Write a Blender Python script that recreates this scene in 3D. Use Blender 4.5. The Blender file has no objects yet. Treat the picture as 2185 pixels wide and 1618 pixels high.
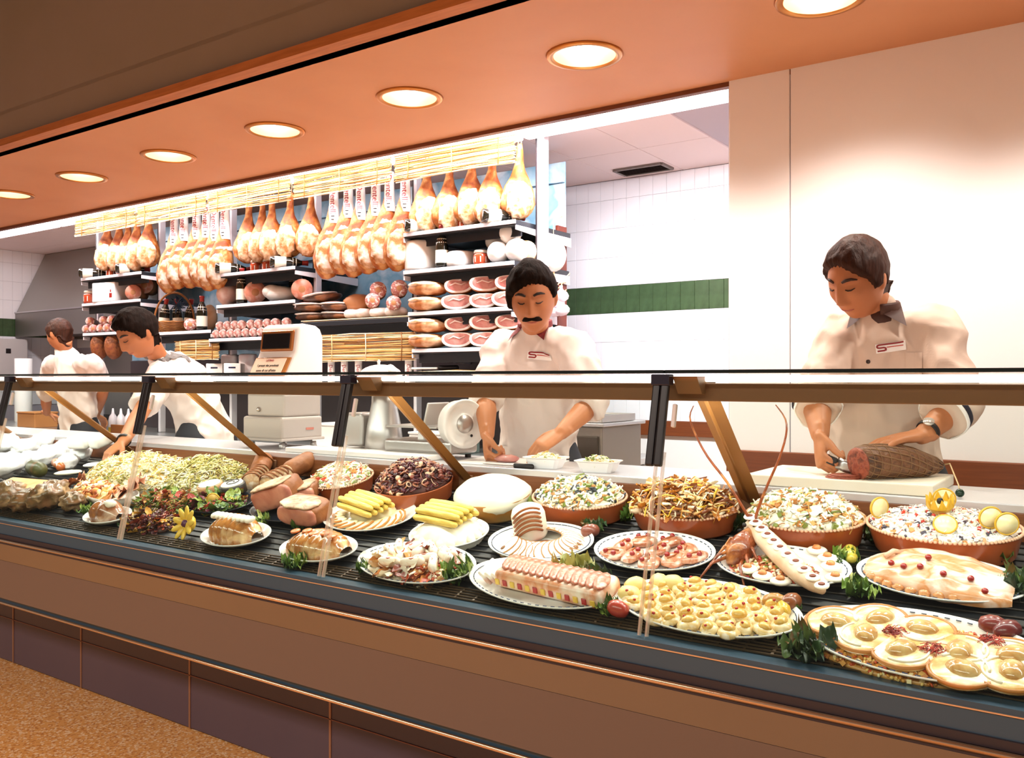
import bpy, bmesh, math, random
from mathutils import Vector, Matrix, Euler, noise
R = random.Random(7)
SC = bpy.context.scene
COL = SC.collection
PI = math.pi
V = Vector
# ---------------------------------------------------------------- camera
H = 1.32                       # eye height
YAW = math.radians(34.82)      # turned towards the far end of the counter
FPX = 1878.0                   # focal length in pixels of a 2185 px wide frame
SN, CS = math.sin(YAW), math.cos(YAW)
cam_d = bpy.data.cameras.new('camera')
cam_d.sensor_fit = 'HORIZONTAL'
cam_d.sensor_width = 36.0
cam_d.lens = 36.0 * FPX / 2185.0
cam_d.clip_start = 0.05
cam = bpy.data.objects.new('camera', cam_d)
cam.location = (0, 0, H)
cam.rotation_euler = (PI / 2, 0, YAW)
COL.objects.link(cam)
SC.camera = cam
# ---------------------------------------------------------------- exposure, world and big lights
SC.view_settings.view_transform = 'Standard'
SC.view_settings.look = 'None'
SC.view_settings.gamma = 1.0
SC.view_settings.use_curve_mapping = False
SC.view_settings.exposure = 0.25
w = bpy.data.worlds.new('hall_ambience')
w.use_nodes = True
bg = w.node_tree.nodes['Background']
bg.inputs[0].default_value = (1.0, 0.86, 0.74, 1)
bg.inputs[1].default_value = 0.30
SC.world = w


def area(name, loc, rot, sx, sy, power, color, shape='RECTANGLE', spread=PI):
    d = bpy.data.lights.new(name, 'AREA')
    d.shape = shape
    d.size = sx
    if shape in ('RECTANGLE', 'ELLIPSE'):
        d.size_y = sy
    d.energy = power
    d.color = color
    d.spread = spread
    o = bpy.data.objects.new(name, d)
    o.location = loc
    o.rotation_euler = rot
    COL.objects.link(o)
    return o


# unseen hall light added to fill the counter front, and the fluorescent run behind the soffit
area('hall_fill_light', (-2.2, -1.6, 3.2), (math.radians(-18), 0, 0), 7.0, 1.2, 430, (1.0, 0.88, 0.78))
area('fluorescent_run_light', (-4.3, 3.68, 2.665), (math.radians(24), 0, 0), 9.0, 0.12, 115, (1.0, 0.95, 0.97))
area('case_tube_light', (-2.6, 1.965, 1.255), (math.radians(28), 0, 0), 8.0, 0.03, 27, (1.0, 0.95, 0.90))
area('back_wall_fill', (-2.0, 3.70, 2.66), (math.radians(52), 0, 0), 1.3, 0.10, 54, (1.0, 0.96, 0.98))  # unseen lamp added behind the soffit to brighten the tiled wall


# ---------------------------------------------------------------- measuring helpers
def dep(px, Y):
    t = (px - 1092.5) / FPX
    return Y / (CS + SN * t)


def at(px, py, Y):
    """the place in the shop seen at a pixel of the photograph, at a given distance Y from the camera line"""
    t = (px - 1092.5) / FPX
    d = Y / (CS + SN * t)
    return V((d * (-SN + CS * t), Y, H - (py - 809.0) / FPX * d))


def xat(px, Y):
    return at(px, 809, Y).x


DK0, DKZ, DKS = 1.80, 0.745, 0.29       # display deck: front edge Y, its height, slope
TILT = math.atan(DKS)


def onto(px, py):
    """where a pixel's sight line meets the sloping display deck"""
    t = (px - 1092.5) / FPX
    c = CS + SN * t
    k = (py - 809.0) / FPX
    d = (H - DKZ + DKS * DK0) / (k + DKS * c)
    return V((d * (-SN + CS * t), d * c, H - k * d))


def project(p):
    d = -SN * p.x + CS * p.y
    u = CS * p.x + SN * p.y
    return (1092.5 + FPX * u / d, 809 - FPX * (p.z - H) / d)


# ---------------------------------------------------------------- materials
def lin(h):
    h = h.lstrip('#')
    out = []
    for i in (0, 2, 4):
        c = int(h[i:i + 2], 16) / 255
        out.append(c / 12.92 if c <= 0.04045 else ((c + 0.055) / 1.055) ** 2.4)
    return (out[0], out[1], out[2], 1)


MATS = {}


def mat(name, base, rough=0.5, metal=0.0, c2=None, ns=8.0, c3=None, rnd=None, bump=None, coat=0.0, emit=0.0,
        sss=0.0, stretch=None, spec=0.5, sharp=0.2, vor=None, alpha=1.0):
    if name in MATS:
        return MATS[name]
    m = bpy.data.materials.new(name)
    m.use_nodes = True
    nt = m.node_tree
    N, L = nt.nodes, nt.links
    b = N['Principled BSDF']
    b.inputs['Base Color'].default_value = lin(base)
    b.inputs['Roughness'].default_value = rough
    b.inputs['Metallic'].default_value = metal
    b.inputs['Specular IOR Level'].default_value = spec
    if coat:
        b.inputs['Coat Weight'].default_value = coat
        b.inputs['Coat Roughness'].default_value = 0.08
    if sss:
        b.inputs['Subsurface Weight'].default_value = sss
        b.inputs['Subsurface Radius'].default_value = (0.012, 0.006, 0.004)
    if emit:
        b.inputs['Emission Color'].default_value = lin(base)
        b.inputs['Emission Strength'].default_value = emit
    if alpha < 1:
        b.inputs['Alpha'].default_value = alpha
    tc = N.new('ShaderNodeTexCoord')
    src = tc.outputs['Object']
    if stretch:
        mp = N.new('ShaderNodeMapping')
        mp.inputs['Scale'].default_value = stretch
        L.new(src, mp.inputs[0])
        src = mp.outputs[0]
    if rnd:
        g = N.new('ShaderNodeNewGeometry')
        r = N.new('ShaderNodeValToRGB')
        r.color_ramp.interpolation = 'CONSTANT'
        e = r.color_ramp.elements
        while len(e) < len(rnd):
            e.new(0.5)
        for i, c in enumerate(rnd):
            e[i].position = i / len(rnd)
            e[i].color = lin(c)
        L.new(g.outputs['Random Per Island'], r.inputs[0])
        L.new(r.outputs[0], b.inputs['Base Color'])
    elif c2:
        n = N.new('ShaderNodeTexVoronoi' if vor else 'ShaderNodeTexNoise')
        n.inputs['Scale'].default_value = ns
        if not vor:
            n.inputs['Detail'].default_value = 5
            n.inputs['Distortion'].default_value = 0.4
        L.new(src, n.inputs['Vector'])
        r = N.new('ShaderNodeValToRGB')
        e = r.color_ramp.elements
        if vor:
            sp = N.new('ShaderNodeSeparateColor')
            L.new(n.outputs['Color'], sp.inputs[0])
            L.new(sp.outputs[0], r.inputs[0])
            r.color_ramp.interpolation = 'CONSTANT'
            e[0].position, e[1].position = 0.0, 0.6
        else:
            L.new(n.outputs['Fac'], r.inputs[0])
            e[0].position, e[1].position = 0.5 - sharp, 0.5 + sharp
        e[0].color, e[1].color = lin(base), lin(c2)
        if c3:
            x = e.new(0.82 if vor else 0.5)
            x.color = lin(c3)
        L.new(r.outputs[0], b.inputs['Base Color'])
    if bump:
        n = N.new('ShaderNodeTexNoise')
        n.inputs['Scale'].default_value = bump[0]
        n.inputs['Detail'].default_value = bump[3] if len(bump) > 3 else 4
        L.new(src, n.inputs['Vector'])
        bp = N.new('ShaderNodeBump')
        bp.inputs['Strength'].default_value = bump[1]
        bp.inputs['Distance'].default_value = bump[2] if len(bump) > 2 else 0.01
        L.new(n.outputs['Fac'], bp.inputs['Height'])
        L.new(bp.outputs[0], b.inputs['Normal'])
    MATS[name] = m
    return m


def glass_mat(name, tint='#f4fbf8', ior=1.45, rough=0.0):
    if name in MATS:
        return MATS[name]
    m = bpy.data.materials.new(name)
    m.use_nodes = True
    N, L = m.node_tree.nodes, m.node_tree.links
    N.remove(N['Principled BSDF'])
    tr = N.new('ShaderNodeBsdfTransparent')
    tr.inputs[0].default_value = lin(tint)
    gl = N.new('ShaderNodeBsdfGlossy')
    gl.inputs['Roughness'].default_value = rough
    fr = N.new('ShaderNodeLayerWeight')
    fr.inputs[0].default_value = 0.12
    pw = N.new('ShaderNodeMath')
    pw.operation = 'POWER'
    pw.inputs[1].default_value = 3.0
    ma = N.new('ShaderNodeMath')
    ma.operation = 'MULTIPLY_ADD'
    ma.inputs[1].default_value = 0.35
    ma.inputs[2].default_value = 0.012
    L.new(fr.outputs['Facing'], pw.inputs[0])
    L.new(pw.outputs[0], ma.inputs[0])
    mx = N.new('ShaderNodeMixShader')
    L.new(ma.outputs[0], mx.inputs[0])
    L.new(tr.outputs[0], mx.inputs[1])
    L.new(gl.outputs[0], mx.inputs[2])
    L.new(mx.outputs[0], N['Material Output'].inputs[0])
    MATS[name] = m
    return m


# ---------------------------------------------------------------- mesh builder
class MB:
    def __init__(s):
        s.v, s.f, s.mi, s.sm = [], [], [], []

    def add(s, vf, M=None, mi=0, sm=True):
        vs, fs = vf
        o = len(s.v)
        if M is None:
            s.v.extend(V(p) for p in vs)
        else:
            s.v.extend(M @ V(p) for p in vs)
        for f in fs:
            s.f.append([i + o for i in f])
            s.mi.append(mi)
            s.sm.append(sm)
        return s

    def mesh(s, name, mats, off=None):
        me = bpy.data.meshes.new(name)
        vs = s.v if off is None else [p - off for p in s.v]
        me.from_pydata([tuple(p) for p in vs], [], s.f)
        for m in (mats if isinstance(mats, (list, tuple)) else [mats]):
            me.materials.append(m)
        me.polygons.foreach_set('material_index', s.mi)
        me.polygons.foreach_set('use_smooth', s.sm)
        me.update()
        return me


def T(x=0, y=0, z=0, rx=0, ry=0, rz=0, s=1.0):
    M = Matrix.Translation((x, y, z)) @ Euler((rx, ry, rz)).to_matrix().to_4x4()
    if s != 1.0:
        M = M @ (Matrix.Diagonal((*s, 1)) if isinstance(s, tuple) else Matrix.Scale(s, 4))
    return M


def box(sx, sy, sz):
    a, b, c = sx / 2, sy / 2, sz / 2
    return ([(-a, -b, -c), (a, -b, -c), (a, b, -c), (-a, b, -c), (-a, -b, c), (a, -b, c), (a, b, c), (-a, b, c)],
            [(0, 3, 2, 1), (4, 5, 6, 7), (0, 1, 5, 4), (1, 2, 6, 5), (2, 3, 7, 6), (3, 0, 4, 7)])


_RB = {}


def rbox(sx, sy, sz, r=0.004, seg=2):
    k = (round(sx, 5), round(sy, 5), round(sz, 5), r, seg)
    if k not in _RB:
        bm = bmesh.new()
        bmesh.ops.create_cube(bm, size=1)
        for v in bm.verts:
            v.co = V((v.co.x * sx, v.co.y * sy, v.co.z * sz))
        bmesh.ops.bevel(bm, geom=bm.edges[:], offset=min(r, 0.49 * min(sx, sy, sz)), segments=seg, profile=0.5, affect='EDGES')
        bm.verts.index_update()
        _RB[k] = ([tuple(v.co) for v in bm.verts], [[v.index for v in f.verts] for f in bm.faces])
        bm.free()
    return _RB[k]


def lathe(prof, n=24, cap=True, sx=1.0, sy=1.0):
    vs, fs = [], []
    for r, z in prof:
        for k in range(n):
            a = 2 * PI * k / n
            vs.append((r * math.cos(a) * sx, r * math.sin(a) * sy, z))
    m = len(prof)
    for i in range(m - 1):
        for k in range(n):
            k2 = (k + 1) % n
            fs.append((i * n + k, i * n + k2, (i + 1) * n + k2, (i + 1) * n + k))
    if cap:
        if prof[0][0] > 1e-6:
            fs.append(tuple(reversed(range(n))))
        if prof[-1][0] > 1e-6:
            fs.append(tuple(range((m - 1) * n, m * n)))
    return vs, fs


def cyl(r, h, n=16, r2=None):
    return lathe([(r, 0), (r if r2 is None else r2, h)], n)


def ell(rx, ry, rz, nu=16, nv=10, rough=0.0, seed=0.0, f=9.0):
    vs, fs = [(0, 0, -rz)], []
    for i in range(1, nv):
        e = -PI / 2 + PI * i / nv
        for k in range(nu):
            a = 2 * PI * k / nu
            vs.append((rx * math.cos(e) * math.cos(a), ry * math.cos(e) * math.sin(a), rz * math.sin(e)))
    vs.append((0, 0, rz))
    for k in range(nu):
        fs.append((0, 1 + (k + 1) % nu, 1 + k))
        t = 1 + (nv - 2) * nu
        fs.append((len(vs) - 1, t + k, t + (k + 1) % nu))
    for i in range(nv - 2):
        for k in range(nu):
            a, b = 1 + i * nu + k, 1 + i * nu + (k + 1) % nu
            fs.append((a, b, b + nu, a + nu))
    if rough:
        o = V((seed, seed * 1.7, -seed))
        mx = max(rx, ry, rz)
        vs = [tuple(V(p) * (1 + rough * noise.noise(V(p) / mx * f / 3 + o))) for p in vs]
    return vs, fs


def tube(pts, rads, n=10, ref=None, cap=True, closed=False):
    """swept tube; a radius may be a pair (along ref, across)"""
    pts = [V(p) for p in pts]
    if not isinstance(rads, (list, tuple)):
        rads = [rads] * len(pts)
    vs, fs = [], []
    prev = V(ref) if ref is not None else None
    m = len(pts)
    for i, p in enumerate(pts):
        if closed:
            t = pts[(i + 1) % m] - pts[i - 1]
        else:
            t = pts[min(i + 1, m - 1)] - pts[max(i - 1, 0)]
        t.normalize()
        if prev is None:
            prev = V((0, 0, 1)) if abs(t.z) < 0.9 else V((1, 0, 0))
        s = prev - t * prev.dot(t)
        if s.length < 1e-5:
            s = t.orthogonal()
        s.normalize()
        if ref is None:
            prev = s
        o = t.cross(s)
        r = rads[i]
        ra, rb = r if isinstance(r, (list, tuple)) else (r, r)
        for k in range(n):
            a = 2 * PI * k / n
            vs.append(p + s * (ra * math.cos(a)) + o * (rb * math.sin(a)))
    rng = m if closed else m - 1
    for i in range(rng):
        j = (i + 1) % m
        for k in range(n):
            k2 = (k + 1) % n
            fs.append((i * n + k, i * n + k2, j * n + k2, j * n + k))
    if cap and not closed:
        fs.append(tuple(reversed(range(n))))
        fs.append(tuple(range((m - 1) * n, m * n)))
    return vs, fs


def rtube(pts, rads, n=12, ref=None):
    """tube with rounded ends"""
    pts = [V(p) for p in pts]
    if not isinstance(rads, (list, tuple)):
        rads = [rads] * len(pts)

    def sc(r, k):
        return (r[0] * k, r[1] * k) if isinstance(r, (list, tuple)) else r * k

    def mean(r):
        return min(r) if isinstance(r, (list, tuple)) else r
    a = (pts[0] - pts[1]).normalized()
    b = (pts[-1] - pts[-2]).normalized()
    r0, r1 = rads[0], rads[-1]
    P = [pts[0] + a * mean(r0) * 0.95, pts[0] + a * mean(r0) * 0.7] + pts + [pts[-1] + b * mean(r1) * 0.7, pts[-1] + b * mean(r1) * 0.95]
    Q = [sc(r0, 0.3), sc(r0, 0.72)] + list(rads) + [sc(r1, 0.72), sc(r1, 0.3)]
    return tube(P, Q, n, ref)


def prism(outline, h, z0=0.0):
    n = len(outline)
    vs = [(x, y, z0) for x, y in outline] + [(x, y, z0 + h) for x, y in outline]
    fs = [tuple(reversed(range(n))), tuple(range(n, 2 * n))]
    for k in range(n):
        k2 = (k + 1) % n
        fs.append((k, k2, n + k2, n + k))
    return vs, fs


def profile_x(prof, x0, x1):
    """a Y-Z outline run along X"""
    n = len(prof)
    vs = [(x0, y, z) for y, z in prof] + [(x1, y, z) for y, z in prof]
    fs = [tuple(range(n)), tuple(reversed(range(n, 2 * n)))]
    for k in range(n):
        k2 = (k + 1) % n
        fs.append((k2, k, n + k, n + k2))
    return vs, fs


# ---------------------------------------------------------------- objects
def obj(name, mb, mats, parent=None, M=None, world=False):
    off = parent.location if (world and parent is not None) else None
    o = bpy.data.objects.new(name, mb.mesh(name, mats, off) if isinstance(mb, MB) else mb)
    COL.objects.link(o)
    if parent is not None:
        o.parent = parent
    if M is not None:
        if parent is None:
            o.matrix_world = M
        else:
            o.matrix_local = M
    return o


def tag(o, label, cat, group=None, kind=None):
    o['label'] = label
    o['category'] = cat
    if group:
        o['group'] = group
    if kind:
        o['kind'] = kind
    return o


def thing(name, label, cat, M=None, group=None):
    o = bpy.data.objects.new(name, None)
    o.empty_display_size = 0.05
    COL.objects.link(o)
    if M is not None:
        o.matrix_world = M if isinstance(M, Matrix) else Matrix.Translation(M)
    return tag(o, label, cat, group)


def one(name, label, cat, mb, mats, M=None, group=None, kind=None):
    return tag(obj(name, mb, mats, None, M), label, cat, group, kind)


def struct(name, mb, mats, parent=None, M=None):
    o = obj(name, mb, mats, parent, M)
    if parent is None:
        o['kind'] = 'structure'
    return o


KIDS = {}


def dup(root, M, label, group=None, kids=()):
    r = root.copy()
    COL.objects.link(r)
    r.matrix_world = M
    r['label'] = label
    if group:
        r['group'] = group
    for ch, sub in kids:
        c = ch.copy()
        COL.objects.link(c)
        c.parent = r
        for g in sub:
            d = g.copy()
            COL.objects.link(d)
            d.parent = c
    return r


def text(name, body, size, m, parent, M, align='CENTER', extrude=0.0004, spacing=1.0):
    cu = bpy.data.curves.new(name, 'FONT')
    cu.body = body
    cu.size = size
    cu.extrude = extrude
    cu.align_x = align
    cu.align_y = 'CENTER'
    cu.space_character = spacing
    cu.resolution_u = 3
    t = bpy.data.objects.new(name + '_tmp', cu)
    COL.objects.link(t)
    dg = bpy.context.evaluated_depsgraph_get()
    me = bpy.data.meshes.new_from_object(t.evaluated_get(dg))
    bpy.data.objects.remove(t)
    me.materials.clear()
    me.materials.append(m)
    return obj(name, me, m, parent, M)


def remesh(mb, voxel, smooth=2, fac=0.5):
    me = mb.mesh('tmp', mat('tmp', '#808080'))
    o = bpy.data.objects.new('tmp', me)
    COL.objects.link(o)
    r = o.modifiers.new('r', 'REMESH')
    r.mode = 'VOXEL'
    r.voxel_size = voxel
    r.use_smooth_shade = True
    if smooth:
        s = o.modifiers.new('s', 'SMOOTH')
        s.iterations = smooth
        s.factor = fac
    dg = bpy.context.evaluated_depsgraph_get()
    out = bpy.data.meshes.new_from_object(o.evaluated_get(dg))
    bpy.data.objects.remove(o)
    out.materials.clear()
    return out


def quad(a, b, c, d):
    return [a, b, c, d], [(0, 1, 2, 3)]


ORD = ['first', 'second', 'third', 'fourth', 'fifth', 'sixth', 'seventh', 'eighth', 'ninth', 'tenth', 'eleventh', 'twelfth']
# ================================================================ SETTING
m_terr = mat('terrazzo', '#d99a58', 0.3, c2='#e9c196', ns=130, vor=True, c3='#bf7d42')
m_soffit = mat('soffit_paint', '#cf9468', 0.55, c2='#c98c60', ns=2.0)
m_trimw = mat('trim_wood', '#c07840', 0.5, c2='#a8642f', ns=6, stretch=(1, 12, 12))
m_dktrim = mat('dark_trim', '#6e3a1e', 0.5)
m_fascia = mat('fascia_paint', '#928680', 0.7, c2='#8c8176', ns=1.5)
m_white = mat('white_paint', '#f1eef0', 0.6)
m_ceil = mat('ceiling_panel', '#e3d3d3', 0.7)
m_grout = mat('grout', '#b9b2bd', 0.9)
m_tilew = mat('white_tile', '#f4f3f8', 0.18, spec=0.5)
m_tileg = mat('green_tile', '#36492e', 0.25, c2='#435a39', ns=14)
m_rail = mat('brown_rail', '#7d3f1c', 0.45, c2='#6b3214', ns=5, stretch=(1, 20, 20))
m_steel = mat('steel', '#c9c6c6', 0.28, 0.9, bump=(60, 0.03), stretch=(1, 30, 30))
m_hood = mat('hood_steel', '#a9a6a0', 0.36, 0.85)
m_dark = mat('black_metal', '#191a1d', 0.4)

struct('floor', MB().add(box(26, 16, 0.1), T(-3, 2.0, -0.05), sm=False), m_terr)
struct('ceiling_hall', MB().add(box(26, 9.4, 0.1), T(-3, -2.4, 3.42), sm=False), m_fascia)
struct('wall_soffit_fascia', MB().add(box(22, 0.06, 0.86), T(-3.5, 2.35, 2.98), sm=False), m_fascia)
struct('trim_1', MB().add(profile_x([(2.268, 2.548), (2.322, 2.543), (2.322, 2.6), (2.268, 2.584)], -14, 7.5), sm=False), m_trimw)
struct('trim_2', MB().add(box(22, 0.034, 0.035), T(-3.5, 3.515, 2.548), sm=False), m_dktrim)
# soffit with a round opening for each recessed downlight
LX = [-0.802 - 0.88 * i for i in range(-2, 9)]
LY, LR = 2.90, 0.128
sb = MB()
Y0, Y1 = 2.32, 3.5
ang = sorted([2 * PI * k / 44 for k in range(44)] + [math.atan2(b - LY, a) % (2 * PI) for a in (-.44, .44) for b in (Y0, Y1)])
for x in LX:
    vs, fs = [], []
    for a in ang:
        ca, sa = math.cos(a), math.sin(a)
        tx = 0.44 / abs(ca) if abs(ca) > 1e-6 else 9
        ty = ((Y1 - LY) if sa > 0 else (LY - Y0)) / abs(sa) if abs(sa) > 1e-6 else 9
        t = min(tx, ty)
        vs += [(x + ca * t, LY + sa * t, 2.55), (x + ca * LR, LY + sa * LR, 2.55), (x + ca * LR, LY + sa * LR, 2.58)]
    n = len(ang)
    for k in range(n):
        j = (k + 1) % n
        fs += [(3 * k, 3 * k + 1, 3 * j + 1, 3 * j), (3 * k + 1, 3 * k + 2, 3 * j + 2, 3 * j + 1)]
    sb.add((vs, fs), sm=False)
xa, xb = min(LX) - 0.44, max(LX) + 0.44
for p, q in ((-14, xa), (xb, 7.5)):
    sb.add(quad((p, Y0, 2.55), (p, Y1, 2.55), (q, Y1, 2.55), (q, Y0, 2.55)), sm=False)
sb.add(box(21.5, Y1 - Y0, 0.02), T(-3.25, (Y0 + Y1) / 2, 2.75), sm=False)
sb.add(box(21.5, 0.02, 0.2), T(-3.25, Y1, 2.65), sm=False)
struct('ceiling_soffit', sb, m_soffit)

# back room: ceiling of laid-in panels, tiled back wall and left wall
struct('ceiling', MB().add(box(12.5, 2.2, 0.05), T(-5.2, 4.5, 2.735), sm=False), m_grout)
pan = MB().add(rbox(0.446, 0.646, 0.012, 0.003), sm=False)
pm = pan.mesh('ceiling_panel', m_ceil)
ceil = bpy.data.objects['ceiling']
for i in range(19):
    for j in range(3):
        o = bpy.data.objects.new('ceiling_panel', pm)
        COL.objects.link(o)
        o.parent = ceil
        o.location = (-2.165 - 0.45 * i, 5.09 - 0.65 * j, 2.706)
wb = struct('wall_back', MB().add(box(12.5, 0.1, 2.76), T(-5.2, 5.475, 1.36), sm=False), m_grout)
wl = struct('wall_left', MB().add(box(0.1, 2.6, 2.76), T(-9.865, 4.2, 1.36), sm=False), m_grout)
rows = [1.04, 1.176, 1.376, 1.576, 1.776, 1.965, 2.165, 2.365, 2.565, 2.699]
tmesh = {}
for r in range(len(rows) - 1):
    h = rows[r + 1] - rows[r]
    green = r == 4
    me = MB().add(rbox(0.0985, 0.012, h - 0.0015, 0.0012, 1), sm=False).mesh('tile', m_tileg if green else m_tilew)
    for c in range(24):
        o = bpy.data.objects.new('tile', me)
        COL.objects.link(o)
        o.parent = wb
        o.location = (-3.46 + 0.1 * c, 5.421 + R.uniform(-.0006, .0006), (rows[r] + rows[r + 1]) / 2)
    for c in range(9):
        o = bpy.data.objects.new('tile', me)
        COL.objects.link(o)
        o.parent = wl
        o.location = (-9.811, 4.45 + 0.1 * c, (rows[r] + rows[r + 1]) / 2)
        o.rotation_euler = (0, 0, PI / 2)
mb = MB().add(box(7.0, 0.012, 0.65), T(-7.0, 5.42, 2.0), sm=False)
mb.add(box(7.0, 0.012, 1.0), T(-3.4, 5.42, 0.5), sm=False)
struct('wall_back_lining', mb, m_white, wb)
struct('trim_3', MB().add(rbox(3.0, 0.03, 0.10, 0.004), T(-2.9, 5.40, 0.992), sm=False), m_rail)
# white partition behind the carving man
wr = struct('wall_right', MB().add(box(3.32, 0.08, 2.56), T(0.315, 3.545, 1.28), sm=False), m_grout)
for a, b in ((-1.34, -1.09), (-1.086, 0.1), (0.104, 1.2), (1.204, 1.975)):
    obj('wall_panel', MB().add(rbox(b - a, 0.012, 2.555, 0.003), T((a + b) / 2, 3.5, 1.278), sm=False), m_white, wr)
struct('trim_4', MB().add(rbox(3.315, 0.03, 0.135, 0.004), T(0.3175, 3.478, 0.963), sm=False), m_rail)

# ceiling grille
vt = thing('ceiling_vent', 'dark slotted ventilation grille set in the pale back ceiling', 'vent', T(-2.59, 5.23, 2.70))
obj('vent_frame', MB().add(box(.34, .02, .016), T(0, .085, -.006), sm=False).add(box(.34, .02, .016), T(0, -.085, -.006), sm=False)
    .add(box(.02, .17, .016), T(.17, 0, -.006), sm=False).add(box(.02, .17, .016), T(-.17, 0, -.006), sm=False), mat('vent_grey', '#6b5f58', .5), vt)
obj('vent_cavity', MB().add(box(.32, .15, .004), T(0, 0, 0), sm=False), m_dark, vt)
for k in range(6):
    obj('slat', MB().add(box(.32, .018, .002), T(0, -.062 + k * .025, -.008, rx=.6), sm=False), mat('vent_slat', '#3a2c26', .5), vt)

# fluorescent fittings along the back-room ceiling
m_tube = mat('lit_diffuser', '#fdf6fb', 0.4, emit=2.2)
for k in range(8):
    x = -0.9 - 1.22 * k
    if x > -1.3:
        continue
    f = thing('fluorescent_fitting', f'white fluorescent ceiling fitting, {ORD[k - 1]} in the run counted from the white partition', 'ceiling light', T(x, 3.98, 2.70), 'fluorescent fittings in a row behind the soffit')
    obj('housing', MB().add(rbox(1.21, .2, .03, .006), T(0, 0, -.016), sm=False), m_white, f)
    obj('diffuser', MB().add(rbox(1.19, .17, .03, .012, 3), T(0, 0, -.04), sm=False), m_tube, f)

# recessed downlights
m_ring = mat('brass_ring', '#c98a4a', 0.3, 0.8)
m_refl = mat('gold_reflector', '#f6dcc0', 0.3, 0.7)
m_lamp = mat('downlight_lamp', '#fff3df', 0.4, emit=14.0)
names = ['topmost one cut by the frame edge', 'large one above the tiled wall', 'one above the moustached man', 'fourth from the top right',
         'third from the far end', 'second from the far end', 'smallest one at the far end']
for i, x in enumerate(LX):
    if i < 1:
        continue
    k = i - 2
    lab = 'round brass-rimmed downlight in orange soffit, ' + (names[k] if 0 <= k < 7 else ('nearest one beyond the frame' if k < 0 else ORD[k - 7] + ' one past the far frame edge'))
    f = thing('recessed_downlight', lab, 'ceiling light', T(x, LY, 2.55), 'downlights along the orange soffit')
    obj('rim', MB().add(lathe([(.118, -.004), (.126, -.011), (.142, -.009), (.147, -.001), (.126, .001), (.118, -.004)], 40, False)), m_ring, f)
    obj('reflector', MB().add(lathe([(.120, -.003), (.112, .05), (.085, .115), (.04, .135), (.0, .136)], 36, False)), m_refl, f)
    obj('lamp', MB().add(ell(.070, .070, .045, 20, 10), T(0, 0, .072)), m_lamp, f)
    d = bpy.data.lights.new('downlight_beam', 'SPOT')
    d.energy = 50
    d.color = (1.0, 0.90, 0.80)
    d.spot_size = math.radians(128)
    d.spot_blend = 0.6
    d.shadow_soft_size = 0.07
    lo = bpy.data.objects.new('downlight_beam', d)
    COL.objects.link(lo)
    lo.parent = f
    lo.location = (0, 0, -0.015)

# extractor hood, electrical box at the far left
hd = thing('extractor_hood', 'brushed steel extractor hood with sloping front against the far wall', 'hood', T(-8.6, 5.2, 1.77))
obj('hood_body', MB().add(profile_x([(4.73, 2.03), (5.04, 2.695), (5.40, 2.695), (5.40, 2.03)], -9.79, -7.0), sm=False), m_hood, hd, T(8.6, -5.2, -1.77))
obj('hood_skirt', MB().add(profile_x([(4.72, 1.77), (4.72, 2.026), (5.40, 2.026), (5.40, 1.77), (5.37, 1.77), (5.37, 1.8), (4.75, 1.8), (4.75, 1.77)], -9.79, -7.0), sm=False), mat('hood_skirt_steel', '#8f8b86', .4, .8), hd, T(8.6, -5.2, -1.77))
obj('hood_edge', MB().add(box(2.79, .012, .012), T(-8.395, 4.716, 2.03), sm=False), m_steel, hd, T(8.6, -5.2, -1.77))

# ================================================================ DISPLAY CASE
CX0, CX1 = -7.2, 1.3
m_front = mat('case_front_laminate', '#7a624c', 0.3, c2='#755d48', ns=1.2)
m_front2 = mat('case_front_lower', '#67534a', 0.3)
m_base = mat('case_slate', '#324858', 0.3)
m_copper = mat('copper_line', '#d9b08c', 0.3, 0.6)
m_bumper = mat('bumper_chrome', '#dcb898', 0.2, 0.9)
m_dkb = mat('bumper_rubber', '#2c2026', 0.5)
m_kick = mat('kick_laminate', '#54454f', 0.3, c2='#4c3f4c', ns=1.5)
m_bronze = mat('bronze_bar', '#8a6248', 0.35, 0.3)
m_brace = mat('brace_bronze', '#9a6634', 0.4, 0.3)
m_glass = glass_mat('pane_glass')
m_strip = mat('joint_strip', '#e9cdb8', 0.15, alpha=0.38)
m_blackp = mat('black_profile', '#17151b', 0.35)
m_deck = mat('deck_black', '#0e0f13', 0.5)
m_grille = mat('grille_gold', '#4d3a26', 0.35, 0.5)
dc = thing('display_case', 'long refrigerated glass display case with dark front and slanting panes', 'display case', V((-2.5, 2.05, 0)))


def cpart(name, mb, m):
    return obj(name, mb, m, dc, None, True)


XL = (CX0 + CX1) / 2
cpart('front_panel', MB().add(profile_x([(1.752, .584), (1.738, .655), (1.80, .655), (1.80, .584)], CX0, CX1), sm=False), m_front)
cpart('lower_panel', MB().add(profile_x([(1.752, .43), (1.752, .583), (1.80, .583), (1.80, .43)], CX0, CX1), sm=False), m_front2)
cpart('panel_edge_strip', MB().add(profile_x([(1.768, .40), (1.768, .43), (1.86, .43), (1.86, .40)], CX0, CX1), sm=False), m_base)  # darker lower edge of the front panel, above the rail
cpart('kick_rail', MB().add(tube([(CX0, 1.758, .407), (CX1, 1.758, .407)], .0055, 10)), m_bumper)
cpart('bumper', MB().add(tube([(CX0, 1.738, .668), (CX1, 1.738, .668)], .0065, 10)), m_bumper)
cpart('bumper_strip', MB().add(box(CX1 - CX0, .02, .012), T(XL, 1.749, .656), sm=False).add(box(CX1 - CX0, .014, .018), T(XL, 1.752, .682), sm=False), m_dkb)
cpart('base_rail', MB().add(profile_x([(1.752, .69), (1.756, .7445), (1.82, .7445), (1.82, .60)], CX0, CX1), sm=False), m_base)
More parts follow.
